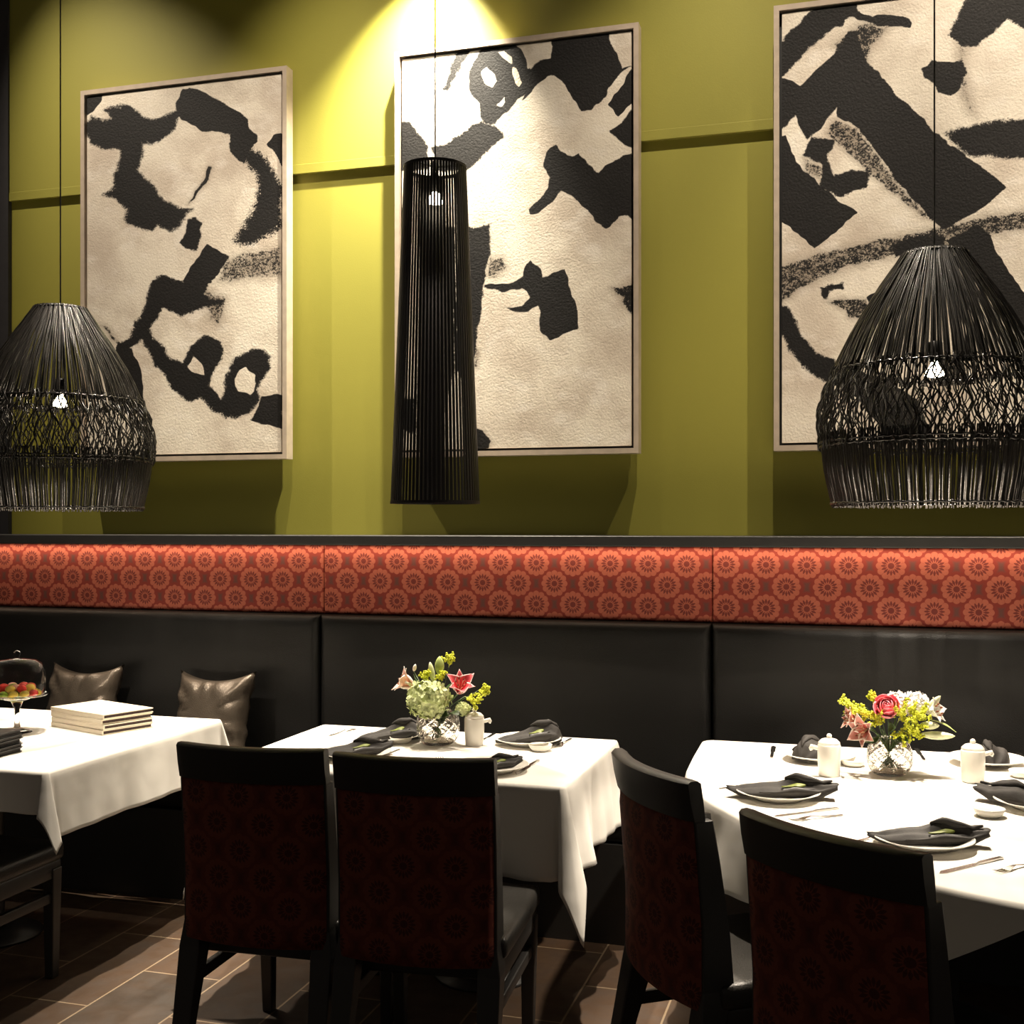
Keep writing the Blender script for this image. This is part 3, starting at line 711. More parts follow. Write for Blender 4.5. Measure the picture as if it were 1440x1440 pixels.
# subdivide straight runs first so that the rounding stays tight at the corners
dense = []
for i in range(len(full)):
    a = Vector(full[i]); b = Vector(full[(i+1) % len(full)]); k = max(1, int((b-a).length/.09))
    for j in range(k): dense.append(tuple(a+(b-a)*j/k))
rs = resample(dense, .02)
n = len(rs); ro = []
area = sum(rs[i].x*rs[(i+1) % n].y-rs[(i+1) % n].x*rs[i].y for i in range(n)); sg = 1 if area > 0 else -1
hemX = [-.56, -.50, -.30, -.16, .0, .10, .16, .24, .36, .6, 1.4]; hemD = [.24, .23, .20, .19, .17, .175, .172, .115, .03, .02, .2]
for i in range(n):
    t = (rs[(i+2) % n]-rs[i-2]).normalized(); nn = Vector((t.y, -t.x))*sg
    dr = float(np.interp(rs[i].x, hemX, hemD)) if rs[i].y < 4.2 else .22
    ro.append((rs[i].x, rs[i].y, nn.x, nn.y, dr, .10, .8 if rs[i].x < .1 else .2))
t3 = table((.55, 3.6), [(p[0]-p[2]*.008, p[1]-p[3]*.008) for p in ro], 'right dining table hidden by its white cloth, pink rose vase standing on top', [(.25, 3.75), (.95, 3.5)])
cloth(ro, 'white cloth on the right rounded table set with napkins and plates', seed=8)

# ------------------------------------------------------------------ chairs
def make_chair():
    r = empty('dining_chair')
    BW = .215
    bow = lambda x: -.038*(1-(x/BW)**2)
    def yb(z):     # rear face of the back, at the edges
        return float(np.interp(z, [0, .2, .41, .6, .85, .95], [-.275, -.235, -.195, -.195, -.215, -.235]))
    nx, nz = 14, 12
    v = []; uv = []
    for s, th in ((0, 0.0), (1, .022)):
        for j in range(nz+1):
            for i in range(nx+1):
                x = -BW+.004+(2*BW-.008)*i/nx; z = .405+(.856-.405)*j/nz
                e = min(1, min(i, nx-i)/1.0)*min(1, min(j, nz-j)/1.0)
                v.append((x, yb(z)+bow(x)-.004*e+th+(.003 if s == 0 and not e else 0), z)); uv.append((x+.02, z-.06))
    W = nx+1; Nn = W*(nz+1); f = []
    for s in (0, 1):
        f += [tuple(s*Nn+q for q in (j*W+i, j*W+i+1, (j+1)*W+i+1, (j+1)*W+i)) for j in range(nz) for i in range(nx)]
    rim = [i for i in range(W)]+[j*W+nx for j in range(1, nz+1)]+[nz*W+i for i in range(nx-1, -1, -1)]+[j*W for j in range(nz-1, 0, -1)]
    for a in range(len(rim)): b = (a+1) % len(rim); f.append((rim[a], rim[b], Nn+rim[b], Nn+rim[a]))
    obj('back_panel', v, f, 'chair_fabric', r, uv)
    # padded front of the back
    v2 = [(x*.9, y+(.026 if k < Nn else .040), z+.012*((z-.6)/.3)) for k, (x, y, z) in enumerate(v)]
    obj('back_cushion', v2, f, 'leather_seat', r)
    # top rail, bowed, with rounded front edge
    v = []; f = []; M = 20
    sec = [(-.004, .856), (-.006, .90), (-.004, .946), (.004, .952), (.034, .952), (.042, .946), (.040, .90), (.036, .856)]
    for i in range(M+1):
        x = -BW-.004+(2*BW+.008)*i/M
        dy = .012 if i in (0, M) else (.003 if i in (1, M-1) else 0)
        for a, (yy, zz) in enumerate(sec):
            y = yb(zz)+bow(x)+yy
            if i in (0, M): y = y*1.0+(.006 if yy < .01 else -.006)
            v.append((x, y, zz))
    S = len(sec)
    for i in range(M):
        for a in range(S): f.append((i*S+a, i*S+(a+1) % S, (i+1)*S+(a+1) % S, (i+1)*S+a))
    f.append(tuple(range(S))); f.append(tuple(range(M*S, (M+1)*S)))
    autosmooth(obj('top_rail', v, f, 'wood_black', r), 50)
    for s in (-1, 1):      # rear legs run up as the stiles of the back
        v = []; f = []
        zs = [0, .2, .38, .45, .6, .75, .856]; dep = [.036, .046, .068, .085, .072, .060, .050]; wd = [.036, .045, .052, .046, .036, .032, .030]
        for z, d, w in zip(zs, dep, wd):
            y0 = yb(z)+(.004 if z > .4 else 0); xo = s*(BW+.003+(.010 if z < .41 else .0)); xi = s*(BW+.003-w)
            v += [(xo, y0, z), (xo, y0+d, z), (xi, y0+d, z), (xi, y0, z)]
        for i in range(len(zs)-1):
            for a in range(4): f.append((i*4+a, i*4+(a+1) % 4, (i+1)*4+(a+1) % 4, (i+1)*4+a))
        f += [(0, 1, 2, 3), tuple(range(len(v)-4, len(v)))]
        o = obj('leg', v, f, 'wood_black', r, smooth=False)
        bv = o.modifiers.new('b', 'BEVEL'); bv.width = .004; bv.segments = 2; bv.limit_method = 'ANGLE'
    for s in (-1, 1):
        v = []
        for z, w, xx, yy in ((0, .034, .200, .306), (.38, .046, .205, .302)):
            v += [(s*xx-w/2, yy-w/2, z), (s*xx+w/2, yy-w/2, z), (s*xx+w/2, yy+w/2, z), (s*xx-w/2, yy+w/2, z)]
        o = obj('leg', v, [(0, 1, 2, 3), (4, 5, 6, 7), (0, 1, 5, 4), (1, 2, 6, 5), (2, 3, 7, 6), (3, 0, 4, 7)], 'wood_black', r, smooth=False)
        bv = o.modifiers.new('b', 'BEVEL'); bv.width = .004; bv.segments = 2
        MB().box(s*.205-.011, s*.205+.011, -.20, .29, .262, .296, bev=.004).build('stretcher', 'wood_black', r)
    MB().box(-.222, .222, -.13, .328, .345, .405, bev=.006).build('apron', 'wood_black', r)
    # seat cushion, crowned
    v = []; f = []; N = 16
    hw = lambda t: .232+.008*t
    import bmesh
    o = MB().box(-.236, .236, -.15, .34, .400, .470, bev=.024).build('seat', 'leather_seat', r)
    md = o.modifiers.new('s', 'SUBSURF'); md.levels = 1; md.render_levels = 1
    return r
def place_chair(o, pl, pr, label):
    a = at(*pl, z=.95); b = at(*pr, z=.95); mid = (a+b)/2; d = (b-a); ang = math.atan2(d.y, d.x)
    fx, fy = -math.sin(ang), math.cos(ang)
    o.location = (mid.x+fx*.235, mid.y+fy*.235, 0); o.rotation_euler.z = ang; tag(o, label, 'chair')
ch = make_chair(); ch['group'] = 'dining chairs with red medallion backs'
chairs = [((252, 1046), (448, 1056), 'dark dining chair at the middle table, the one nearer the cream menus'),
          ((471, 1060.5), (689, 1070), 'dark dining chair at the middle table, directly in front of the lily vase'),
          ((858, 1053), (967, 1102), 'dark dining chair turned sideways beside the pointed corner of the middle cloth'),
          ((1038, 1140), (1293, 1205), 'largest and nearest dining chair, in front of the right rounded table')]
for i, (a, b, l) in enumerate(chairs):
    place_chair(ch if i == 0 else copy_tree(ch), a, b, l) if i == 0 else None
for a, b, l in chairs[1:]:
    place_chair(copy_tree(ch), a, b, l)
c0 = copy_tree(ch); c0.location = (-2.865, 3.10, 0); c0.rotation_euler.z = 0
tag(c0, 'dark dining chair at the left edge under the left table, only seat and leg seen', 'chair')

# ------------------------------------------------------------------ tableware
def plate(px, py, label, rad=.122, base=None):
    p = at(px, py, z=TZ+.01)
    if base is None:
        o = MB().lathe([(.0005, .007), (rad*.52, .007), (rad*.54, .005), (rad*.58, .005), (rad*.62, .011), (rad*.97, .0265), (rad, .028), (rad*.985, .030), (rad*.70, .0165), (rad*.58, .0125), (.0005, .0125)][::1], 56).build('dinner_plate', 'china')
        # foot ring
    else: o = base.copy(); COL.objects.link(o)
    o.location = (p.x, p.y, TZ-.0035); tag(o, label, 'plate', 'white dinner plates'); return o
PL = [(500, 1062, 'white plate at the left of the middle table, nearest the first chair'),
      (545, 1038, 'white plate on the bench side of the middle table, left of the lily vase'),
      (742, 1043, 'white plate on the bench side of the middle table, right of the cream pot'),
      (690, 1080, 'white plate of the middle table right behind the second chair'),
      (1094, 1118, 'white plate on the right table behind the nearest chair, left one'),
      (1152, 1065, 'white plate on the bench side of the right table, behind the left pot'),
      (1298, 1184, 'nearest white plate of the right table, with its napkin sticking up'),
      (1388, 1071, 'white plate on the bench side of the right table, behind the right pot'),
      (1462, 1132, 'white plate cut off by the right edge of the photo')]
base_pl = None; plates = []
for x, y, l in PL:
    o = plate(x, y, l, base=base_pl); base_pl = base_pl or o; plates.append(o)
# napkins: folded cloth with a long tail and a fanned end, green leaf tucked in
def make_napkin(kind):
    r = empty('napkin')
    T = 36; K = 24; v = []
    Lh = .155
    HT = ([0, .1, .3, .48, .62, .78, .9, 1], [.010, .017, .026, .030, .046, .040, .030, .016]) if kind == 0 else ([0, .1, .3, .48, .62, .8, .93, 1], [.008, .016, .026, .040, .060, .072, .056, .012])
    WT = ([0, .06, .2, .42, .6, .78, .9, 1], [.006, .018, .040, .054, .050, .042, .026, .022]) if kind == 0 else ([0, .06, .2, .42, .6, .8, .93, 1], [.006, .02, .036, .048, .054, .062, .050, .016])
    def sec(t, a):
        w = float(np.interp(t, *WT)); h = float(np.interp(t, *HT)); yc = .010*math.sin(t*5-1)
        lift = .022*max(0, t-.86)/.14+.012*max(0, .1-t)/.1 if kind == 0 else 0
        sx = math.cos(a); sz = max(0, math.sin(a))
        ridge = .20*math.exp(-((a-1.15-1.1*t)/.16)**2)-.22*math.exp(-((a-1.55-1.1*t)/.20)**2)+.10*math.sin(6*a+5*t)
        return (-Lh+2*Lh*t+.006*math.sin(4*a), yc+w*sx*(1+.06*math.sin(9*t)), h*(sz**.75)*(1+ridge)+lift+.0005)
    for i in range(T+1):
        for k in range(K+1): v.append(sec(i/T, PI*k/K))
    W = K+1; f = [(i*W+k, i*W+k+1, (i+1)*W+k+1, (i+1)*W+k) for i in range(T) for k in range(K)]
    f += [(i*W, (i+1)*W, (i+1)*W+K, i*W+K) for i in range(T)]
    f.append(tuple(range(W))); f.append(tuple(T*W+k for k in range(W)))
    obj('folded_cloth', v, f, 'napkin', r)
    def lens(name, mat, t0, t1, a0, a1, off, th=.0012, bulge=.0):
        v = []; N = 14; Q = 4
        for i in range(N+1):
            u = i/N; t = t0+(t1-t0)*u; am = (a0+a1)/2+.10*math.sin(PI*u); hw = (a1-a0)/2*math.sin(PI*min(1, max(0, .02+.96*u)))**.7
            for k in range(Q+1):
                q = -1+2*k/Q; a = am+q*hw; x, y, z = sec(t, a)
                n = Vector((0, math.cos(a), math.sin(a)+.35)).normalized(); o_ = off+bulge*(1-q*q)
                v.append((x, y+n.y*o_, z+n.z*o_))
        f = [(i*(Q+1)+k, i*(Q+1)+k+1, (i+1)*(Q+1)+k+1, (i+1)*(Q+1)+k) for i in range(N) for k in range(Q)]
        o = obj(name, v, f, mat, r); m = o.modifiers.new('s', 'SOLIDIFY'); m.thickness = th; return o
    lens('pocket_shade', 'folder', .50, .80, 3.14-.95, 3.14-.30, .0012)  # black lens on the cloth, standing in for the shade inside the fold
    o = lens('leaf', 'lime', .48, .70, 3.14-1.12, 3.14-.74, .0042, bulge=.003); o['label'] = 'lime green leaf tucked in the napkin'
    lens('hem_fold', 'napkin', .30, .88, 3.14-.52, 3.14-.12, .0035, .002, .004)
    lens('upper_fold', 'napkin', .52, .95, 3.14-1.75, 3.14-1.15, .0035, .002, .005)
    return r
NA = make_napkin(0); NB = make_napkin(1)
used = {0: False, 1: False}
def napkin(i, kind, rz, sc, label, dx=0, dy=0):
    src = (NA, NB)[kind]; o = src if not used[kind] else copy_tree(src); used[kind] = True
    p = plates[i].location; o.location = (p.x+dx, p.y+dy, TZ+.0105); o.rotation_euler = (0, 0, rz); o.scale = (sc, sc*(1.15 if kind else 1), sc*(1.15 if kind else 1))
    tag(o, label, 'napkin', 'charcoal napkins folded on the plates')
napkin(0, 0, .75, .92, 'charcoal napkin at the left of the middle table, its tail nearest the first chair', -.02, .01)
napkin(1, 1, .55, .75, 'charcoal napkin on the bench side of the middle table, left of the lily vase', .01, .0)
napkin(2, 1, .50, .78, 'charcoal napkin on the bench side of the middle table, right of the cream pot', .0, .01)
napkin(3, 0, .85, .72, 'charcoal napkin of the middle table just behind the second chair', .0, .0)
napkin(4, 0, .16, 1.0, 'long charcoal napkin on the right table, just left of the pink rose vase', .01, .01)
napkin(5, 1, -1.95, .80, 'charcoal napkin standing behind the left white pot of the right table', .0, .02)
napkin(6, 0, .22, .93, 'largest charcoal napkin, on the nearest plate of the right table', .01, .01)
napkin(7, 1, -1.35, .80, 'charcoal napkin standing behind the right white pot of the right table', -.01, .02)
napkin(8, 0, 2.9, .95, 'charcoal napkin cut off by the right edge of the photo', -.02, .02)
# small dishes
bd = None
for x, y, l in [(564, 1041, 'small white butter dish left of the lily vase'), (760, 1052, 'small white butter dish in front of the right napkin of the middle table'),
                (1200, 1073, 'small white butter dish between the left pot and the rose vase'), (1391, 1143, 'small white butter dish beside the nearest large napkin'),
                (1438, 1089, 'small white butter dish at the right photo edge behind the pot')]:
    if bd is None:
        bd = MB().lathe([(.0005, .0), (.028, .0), (.036, .008), (.042, .022), (.0405, .0225), (.033, .010), (.024, .006), (.0005, .006)], 36).build('butter_dish', 'china'); o = bd
    else: o = bd.copy(); COL.objects.link(o)
    p = at(x, y, z=TZ+.01); o.location = (p.x, p.y, TZ+.001); tag(o, l, 'dish', 'small white butter dishes')
# lidded pots
def make_pot():
    r = empty('cream_pot')
    MB().lathe([(.0005, 0), (.031, 0), (.033, .004), (.036, .05), (.036, .095), (.034, .100), (.0005, .100)], 36).build('body', 'china', r)
    lid = MB().lathe([(.034, .1005), (.0335, .106), (.024, .115), (.010, .119), (.0005, .1195)], 36).build('lid', 'china', r)
    MB().ball((0, 0, .125), .0085, 10).build('lid_knob', 'china', lid)
    MB().tube([(.034, 0, .086), (.048, 0, .090), (.056, 0, .093), (.058, 0, .088), (.055, 0, .080)], [.007, .007, .0065, .006, .005], 10).build('handle', 'china', r)
    return r
pt = None
for x, y, rz, l in [(667, 1051, .2, 'lidded white cream pot beside the lily vase'), (1166, 1094, PI+.25, 'lidded white cream pot on the left of the rose vase'),
                 (1368, 1103, .2, 'lidded white cream pot on the right of the rose vase')]:
    if pt is None: pt = make_pot(); o = pt
    else: o = copy_tree(pt)
    p = at(x, y-3, z=TZ); o.location = (p.x, p.y, TZ+.001); o.rotation_euler.z = rz; tag(o, l, 'pot', 'lidded white cream pots')
# cutlery
def knife_mesh():
    v = []; 
    xs = [-.105, -.10, -.03, -.02, .0, .09, .105]; w = [.002, .006, .006, .004, .0085, .0095, .001]; h = [.003, .0045, .0045, .003, .0015, .0012, .001]
    for x, a, b in zip(xs, w, h): v += [(x, -a, 0), (x, a*.7, 0), (x, a*.7, b), (x, -a, b)]
    f = [(0, 1, 2, 3)]+[(i*4+a, i*4+(a+1) % 4, (i+1)*4+(a+1) % 4, (i+1)*4+a) for i in range(6) for a in range(4)]+[(24, 25, 26, 27)]
    return v, f
def fork_mesh():
    m = MB(); v = []
    xs = [-.10, -.095, -.02, .02, .04, .055, .060]; w = [.003, .006, .004, .003, .008, .0125, .0125]; z = [.001, .001, .003, .008, .006, .002, .001]
    for x, a, b in zip(xs, w, z): v += [(x, -a, b), (x, a, b), (x, a, b+.0018), (x, -a, b+.0018)]
    m.add(v, [(0, 1, 2, 3)]+[(i*4+a, i*4+(a+1) % 4, (i+1)*4+(a+1) % 4, (i+1)*4+a) for i in range(6) for a in range(4)]+[(24, 25, 26, 27)])
    for k in range(4):
        y = -.0105+.007*k; m.tube([(.059, y, .002), (.08, y, .0015), (.098, y, .006)], [.0017, .0015, .0009], 5)
    return m.v, m.f
KN = FK = None
def cut(kind, a, b, l, sc=1.):
    global KN, FK
    pa, pb = at(*a, z=TZ), at(*b, z=TZ); mid = (pa+pb)/2; d = pb-pa; ang = math.atan2(d.y, d.x)
    if kind == 'knife':
        if KN is None: KN = autosmooth(obj('table_knife', *knife_mesh(), 'steel')); o = KN
        else: o = KN.copy(); COL.objects.link(o)
    else:
        if FK is None: FK = autosmooth(obj('table_fork', *fork_mesh(), 'steel')); o = FK
        else: o = FK.copy(); COL.objects.link(o)
    o.location = (mid.x, mid.y, TZ+.0012); o.rotation_euler.z = ang; L = max(.14, min(.23, d.length))/.21; o.scale = (L, L, L)
    tag(o, l, kind, 'steel knives' if kind == 'knife' else 'steel forks')
cut('fork', (462, 1036), (502, 1025), 'steel fork at the far left of the middle table behind the napkin tail')
cut('knife', (532, 1066), (562, 1054), 'steel knife on the middle table between the left plate and the lily vase')
cut('knife', (676, 1044), (696, 1031), 'steel knife just right of the cream pot on the middle table')
cut('fork', (804, 1039), (782, 1053), 'steel fork near the right edge of the middle table')
cut('knife', (762, 1068), (722, 1092), 'steel knife near the front right of the middle table')
cut('fork', (640, 1086), (617, 1067), 'steel fork tips peeking over the top rail of the second chair')
cut('knife', (1084, 1071), (1088, 1046), 'steel knife near the far left corner of the right table')
cut('fork', (1011, 1110), (1062, 1104), 'steel fork left of the long napkin on the right table')
cut('knife', (1180, 1138), (1089, 1149), 'steel knife in front of the long napkin, the farther of two')
cut('fork', (1187, 1147), (1108, 1156), 'steel fork in front of the long napkin, the nearer one')
cut('fork', (1196, 1186), (1252, 1174), 'steel fork beside the nearest plate, ending at the chair rail')
cut('knife', (1414, 1207), (1318, 1230), 'steel knife right of the nearest plate on the right table')
cut('fork', (1470, 1212), (1398, 1229), 'steel fork by the right photo edge near the nearest plate')
cut('knife', (1303, 1076), (1284, 1048), 'steel knife behind the rose vase on its right')
cut('knife', (1446, 1080), (1430, 1056), 'steel knife at the right photo edge on the bench side')

# ------------------------------------------------------------------ left table things
def cake():
    p = at(24, 1030, z=TZ); r = empty('cake_stand', (p.x, p.y, TZ+.001))
    tag(r, 'footed glass cake stand of colourful sweets at the left photo edge', 'cake stand')
    MB().lathe([(.0005, 0), (.055, 0), (.056, .003), (.030, .009), (.012, .020), (.008, .05), (.010, .09), (.022, .118), (.06, .132), (.108, .140), (.112, .143), (.112, .147), (.10, .146), (.0005, .141)], 48).build('pedestal_plate', 'glass', r)
    d = empty('glass_dome', (p.x, p.y, TZ+.150)); tag(d, 'clear glass dome covering the cake stand of sweets', 'dome cover')
    MB().lathe([(.100, 0), (.102, .04), (.101, .085), (.092, .112), (.070, .127), (.03, .133), (.0005, .134), (.0005, .131), (.03, .130), (.068, .124), (.089, .110), (.098, .084), (.099, .04), (.097, 0), (.100, 0)], 48, close=False).build('cloche', 'glass', d)
    MB().lathe([(.0005, .1345), (.010, .136), (.008, .142), (.013, .150), (.013, .158), (.006, .163), (.0005, .164)], 20).build('knob', 'glass', d)
    rr = random.Random(4)
    spots = []
    for ring, cnt in ((0, 1), (.035, 6), (.070, 11)):
        for k in range(cnt): a = 2*PI*k/cnt+ring*9; spots.append((ring*math.cos(a), ring*math.sin(a), .150))
    for ring, cnt in ((.018, 3), (.052, 8)):
        for k in range(cnt): a = 2*PI*k/cnt+1; spots.append((ring*math.cos(a), ring*math.sin(a), .168))
    cols = [('candy_red', 'red'), ('candy_yellow', 'yellow'), ('candy_green', 'green'), ('candy_pink', 'pink')]; protos = {}
    for i, (x, y, z) in enumerate(spots):
        mt, cn = cols[(0 if rr.random() < .35 else rr.randrange(4)) if z > .16 else rr.randrange(4)]
        if mt not in protos:
            protos[mt] = MB().ball((0, 0, 0), .0185, 10, (1, 1, .70)).build('sweet', mt); o = protos[mt]
        else: o = protos[mt].copy(); COL.objects.link(o)
        o.location = (p.x+x, p.y+y, TZ+z+.006); o.rotation_euler = (rr.uniform(-.2, .2), rr.uniform(-.2, .2), rr.uniform(0, 3))
        tag(o, '%s round sweet piled under the glass dome' % cn, 'sweet', '%s sweets under the dome' % cn)
cake()
# cream menus
A = at(144, 1035, z=TZ); dirr = Vector((.075, .2, 0)).normalized(); dl = Vector((-.2, .075, 0)).normalized(); ang = math.atan2(-dl.y, -dl.x)
where = ['bottom', 'second from bottom', 'third from bottom', 'top']
M0 = None; WB, DB = .345, .225
for k in range(4):
    if M0 is None:
        M0 = empty('menu_book')
        MB().box(-WB/2, WB/2, -DB/2, DB/2, 0, .004, bev=.001).build('cover', 'cream_cover', M0, smooth=False)
        MB().box(-WB/2, WB/2, -DB/2, DB/2, .0145, .0185, bev=.001).build('cover', 'cream_cover', M0, smooth=False)
        MB().box(-WB/2, WB/2, -DB/2, -DB/2+.005, .0042, .0143).build('spine', 'cream_cover', M0, smooth=False)
        MB().box(-WB/2+.006, WB/2-.003, -DB/2+.006, DB/2-.006, .0043, .0142).build('pages', 'maroon_pages', M0, smooth=False); o = M0
    else: o = copy_tree(M0)
    j = [(0, 0, 0), (.002, .001, .01), (-.003, .001, -.008), (.001, -.002, .014)][k]
    c = A+dl*(WB/2)+dirr*(DB/2)
    o.location = (c.x+j[0], c.y+j[1], TZ+.0015+k*.0198); o.rotation_euler.z = ang+j[2]
    tag(o, 'cream covered menu book, %s of the stack on the left table' % where[k] if k != 3 else 'cream covered menu book lying on top of the stack', 'book', 'cream menu books')
# black folders
A = at(31, 1057, z=TZ); B0 = None; wn = ['bottom', 'second from bottom', 'middle', 'second from top', 'top']
for k in range(5):
    if B0 is None:
        B0 = empty('bill_folder')
        MB().box(-.30, 0, -.20, 0, 0, .003, bev=.001).build('cover', 'folder', B0, smooth=False)
        MB().box(-.30, 0, -.20, 0, .0115, .0145, bev=.001).build('cover', 'folder', B0, smooth=False)
        MB().box(-.295, -.004, -.197, -.003, .0032, .0113).build('inner_leaves', 'napkin', B0, smooth=False); o = B0
    else: o = copy_tree(B0)
    o.location = (A.x+[0, .004, -.003, .005, .0][k], A.y, TZ+.0015+k*.0158); o.rotation_euler.z = .02+[0, .02, -.02, .03, 0][k]
    tag(o, 'black bill folder at the left photo edge, %s of its stack' % wn[k], 'folder', 'black bill folders')

# ------------------------------------------------------------------ vases and flowers
def crystal_vase(px, py, R, h, label, cut_rows=5):
    p = at(px, py, z=TZ); n = 72; rows = 40; V = []
    c = Vector((p.x, p.y, TZ+.001))
    o = []
    for i in range(rows+1):
        t = i/rows; z = h*t; u = (t-.47)*2.0
        rr_ = R*math.sqrt(max(.12, 1-(abs(u)*.86)**2.6))
        for j in range(n):
            a = 2*PI*j/n
            s1 = abs(((a*9/(2*PI)+t*3.2) % 1)-.5)*2; s2 = abs(((a*9/(2*PI)-t*3.2) % 1)-.5)*2
            d = -.0030*(max(0, 1-3*s1)+max(0, 1-3*s2)) if .12 < t < .82 else 0
            V.append(((rr_+d)*math.cos(a), (rr_+d)*math.sin(a), z))
    inner = []
    for i in range(rows, 2, -2):
        t = i/rows; u = (t-.47)*2.0; rr_ = R*math.sqrt(max(.12, 1-(abs(u)*.86)**2.6))-.007
        for j in range(n): a = 2*PI*j/n; V.append((rr_*math.cos(a), rr_*math.sin(a), h*t))
    m = len(V)//n; f = [(i*n+j, i*n+(j+1) % n, (i+1)*n+(j+1) % n, (i+1)*n+j) for i in range(m-1) for j in range(n)]
    f.append(tuple(range(n))); f.append(tuple((m-1)*n+j for j in range(n)))
    v = obj('crystal_vase', V, f, 'crystal', smooth=False); v.location = c
    tag(v, label, 'vase', 'round cut crystal vases'); return c
def petal(L, W, curl, mat, parent, name='petal', rz=0, tilt=.6, cup=.25, base=(0, 0, 0), blunt=False):
    n, k = 9, 6; v = []; uv = []
    for i in range(n+1):
        t = i/n; w = W*(math.sin(PI*min(1, t*.93+.05)))**.75*(.55+.45*math.sin(PI*min(1, t+.1)))
        if blunt: w = W*min(1, (t+.12)*2)*math.sqrt(.12+.88*max(0, 1-t**3.5))
        elif i == n: w = .0005
        th = tilt+curl*t**1.6; 
        if i == 0: x = z = 0; 
        else: x += L/n*math.sin(th); z += L/n*math.cos(th)
        for j in range(k+1):
            s = -1+2*j/k; v.append((x+abs(s)**2*w*cup*-math.cos(th), s*w/2, z+abs(s)**2*w*cup*math.sin(th)+.0015*math.sin(9*t+s*3))); uv.append((.5+s/2, t))
    c, s_ = math.cos(rz), math.sin(rz); v = [(a*c-b*s_+base[0], a*s_+b*c+base[1], d+base[2]) for a, b, d in v]
    f = [(i*(k+1)+j, i*(k+1)+j+1, (i+1)*(k+1)+j+1, (i+1)*(k+1)+j) for i in range(n) for j in range(k)]
    o = obj(name, v, f, mat, parent, uv); s = o.modifiers.new('s', 'SOLIDIFY'); s.thickness = .0009; return o
def orient(o, loc, d):
    o.location = loc; o.rotation_mode = 'QUATERNION'; o.rotation_quaternion = Vector((0, 0, 1)).rotation_difference(Vector(d).normalized())
def stem_part(o, world_from, c, mat='leaf', r=.0022, mesh=True):
    """stem in the flower's own frame running down into the vase"""
    M = (Matrix.Translation(o.location) @ o.rotation_quaternion.to_matrix().to_4x4()).inverted()
    a = Vector(world_from); top = Vector(c); pts = [a, a.lerp(Vector((top.x, top.y, c[2]+.10)), .5)+Vector((0, 0, .004)), Vector((top.x+(a.x-top.x)*.12, top.y+(a.y-top.y)*.12, c[2]+.085)), Vector((top.x-(a.x-top.x)*.25, top.y-(a.y-top.y)*.2, c[2]+.02))]
    MB().tube([M @ p for p in pts], r, 6).build('stem', mat, o)
def lily(px, py, off, d, L, mat, label, c, spread=.55, n=6, name='lily_flower', grp=None):
    P = at(px, py, Y=c.y+off); o = empty(name); orient(o, P, d); tag(o, label, 'flower', grp)
    for k in range(n): petal(L*(1.12 if k % 2 else 1.04), L*(.68 if k % 2 else .50), .80, mat, o, rz=2*PI*k/n, tilt=spread, cup=.18)
    m = MB()
    for k in range(6):
        a = 2*PI*k/6+.3; e = (.018*math.cos(a), .018*math.sin(a), L*.72); m.tube([(0, 0, .004), (e[0]*.4, e[1]*.4, L*.4), e], .0008, 4)
    fi = m.build('filaments', 'bud_white', o); m = MB()
    for k in range(6):
        a = 2*PI*k/6+.3; m.ball((.018*math.cos(a), .018*math.sin(a), L*.72), .003, 6, (1, 1, 1.8))
    m.build('anthers', 'stamen', fi); stem_part(o, P, c)
def bud(px, py, off, d, L, W, mat, label, c):
    P = at(px, py, Y=c.y+off); d = Vector(d).normalized(); o = empty('lily_bud'); orient(o, P-d*L/2, d); tag(o, label, 'flower bud')
    prof_ = [(.0005, 0)]+[(W/2*math.sin(PI*min(1, .06+.90*t))**.8*(1+.0*t), L*t) for t in (.08, .2, .35, .5, .65, .8, .92)]+[(.0005, L)]
    b = MB().lathe(prof_, 12); b.v = [(x*(1+.10*math.cos(3*math.atan2(y, x))), y*(1+.10*math.cos(3*math.atan2(y, x))), z) for x, y, z in b.v]
    b.build('petals', mat, o); stem_part(o, P-d*L/2, c, r=.0018)
def goldenrod(px, py, off, d, L, label, c, seed=0, wid=.014, dens=100):
    rr = random.Random(seed); P = at(px, py, Y=c.y+off); d = Vector(d).normalized(); o = empty('goldenrod_sprig'); orient(o, P-d*L/2, d); tag(o, label, 'flower', 'yellow goldenrod sprigs')
    m = MB(); st = MB()
    for k in range(7):
        a = rr.uniform(0, 6.28); t0 = .1+.8*k/7; ln = wid*(1.5-t0*.7)*1.4
        tip = Vector((math.cos(a)*ln, math.sin(a)*ln, L*t0+ln*.9)); b0 = Vector((0, 0, L*t0)); st.tube([b0, tip], .0007, 4)
        for q in range(dens//7):
            u = rr.uniform(.25, 1.05); pp = b0.lerp(tip, u)+Vector((rr.gauss(0, .0035), rr.gauss(0, .0035), rr.gauss(0, .0035))); m.ball(pp, rr.uniform(.0026, .0048), 4)
    for q in range(dens//3):
        u = rr.random(); s = wid*.32*(1.1-u); m.ball((rr.gauss(0, s), rr.gauss(0, s), L*(.3+.75*u)), rr.uniform(.0028, .0046), 4)
    st.tube([(0, 0, 0), (0, 0, L)], .0012, 5); st.build('twigs', 'bud', o); m.build('florets', 'goldenrod', o); stem_part(o, P-d*L/2, c, r=.0014)
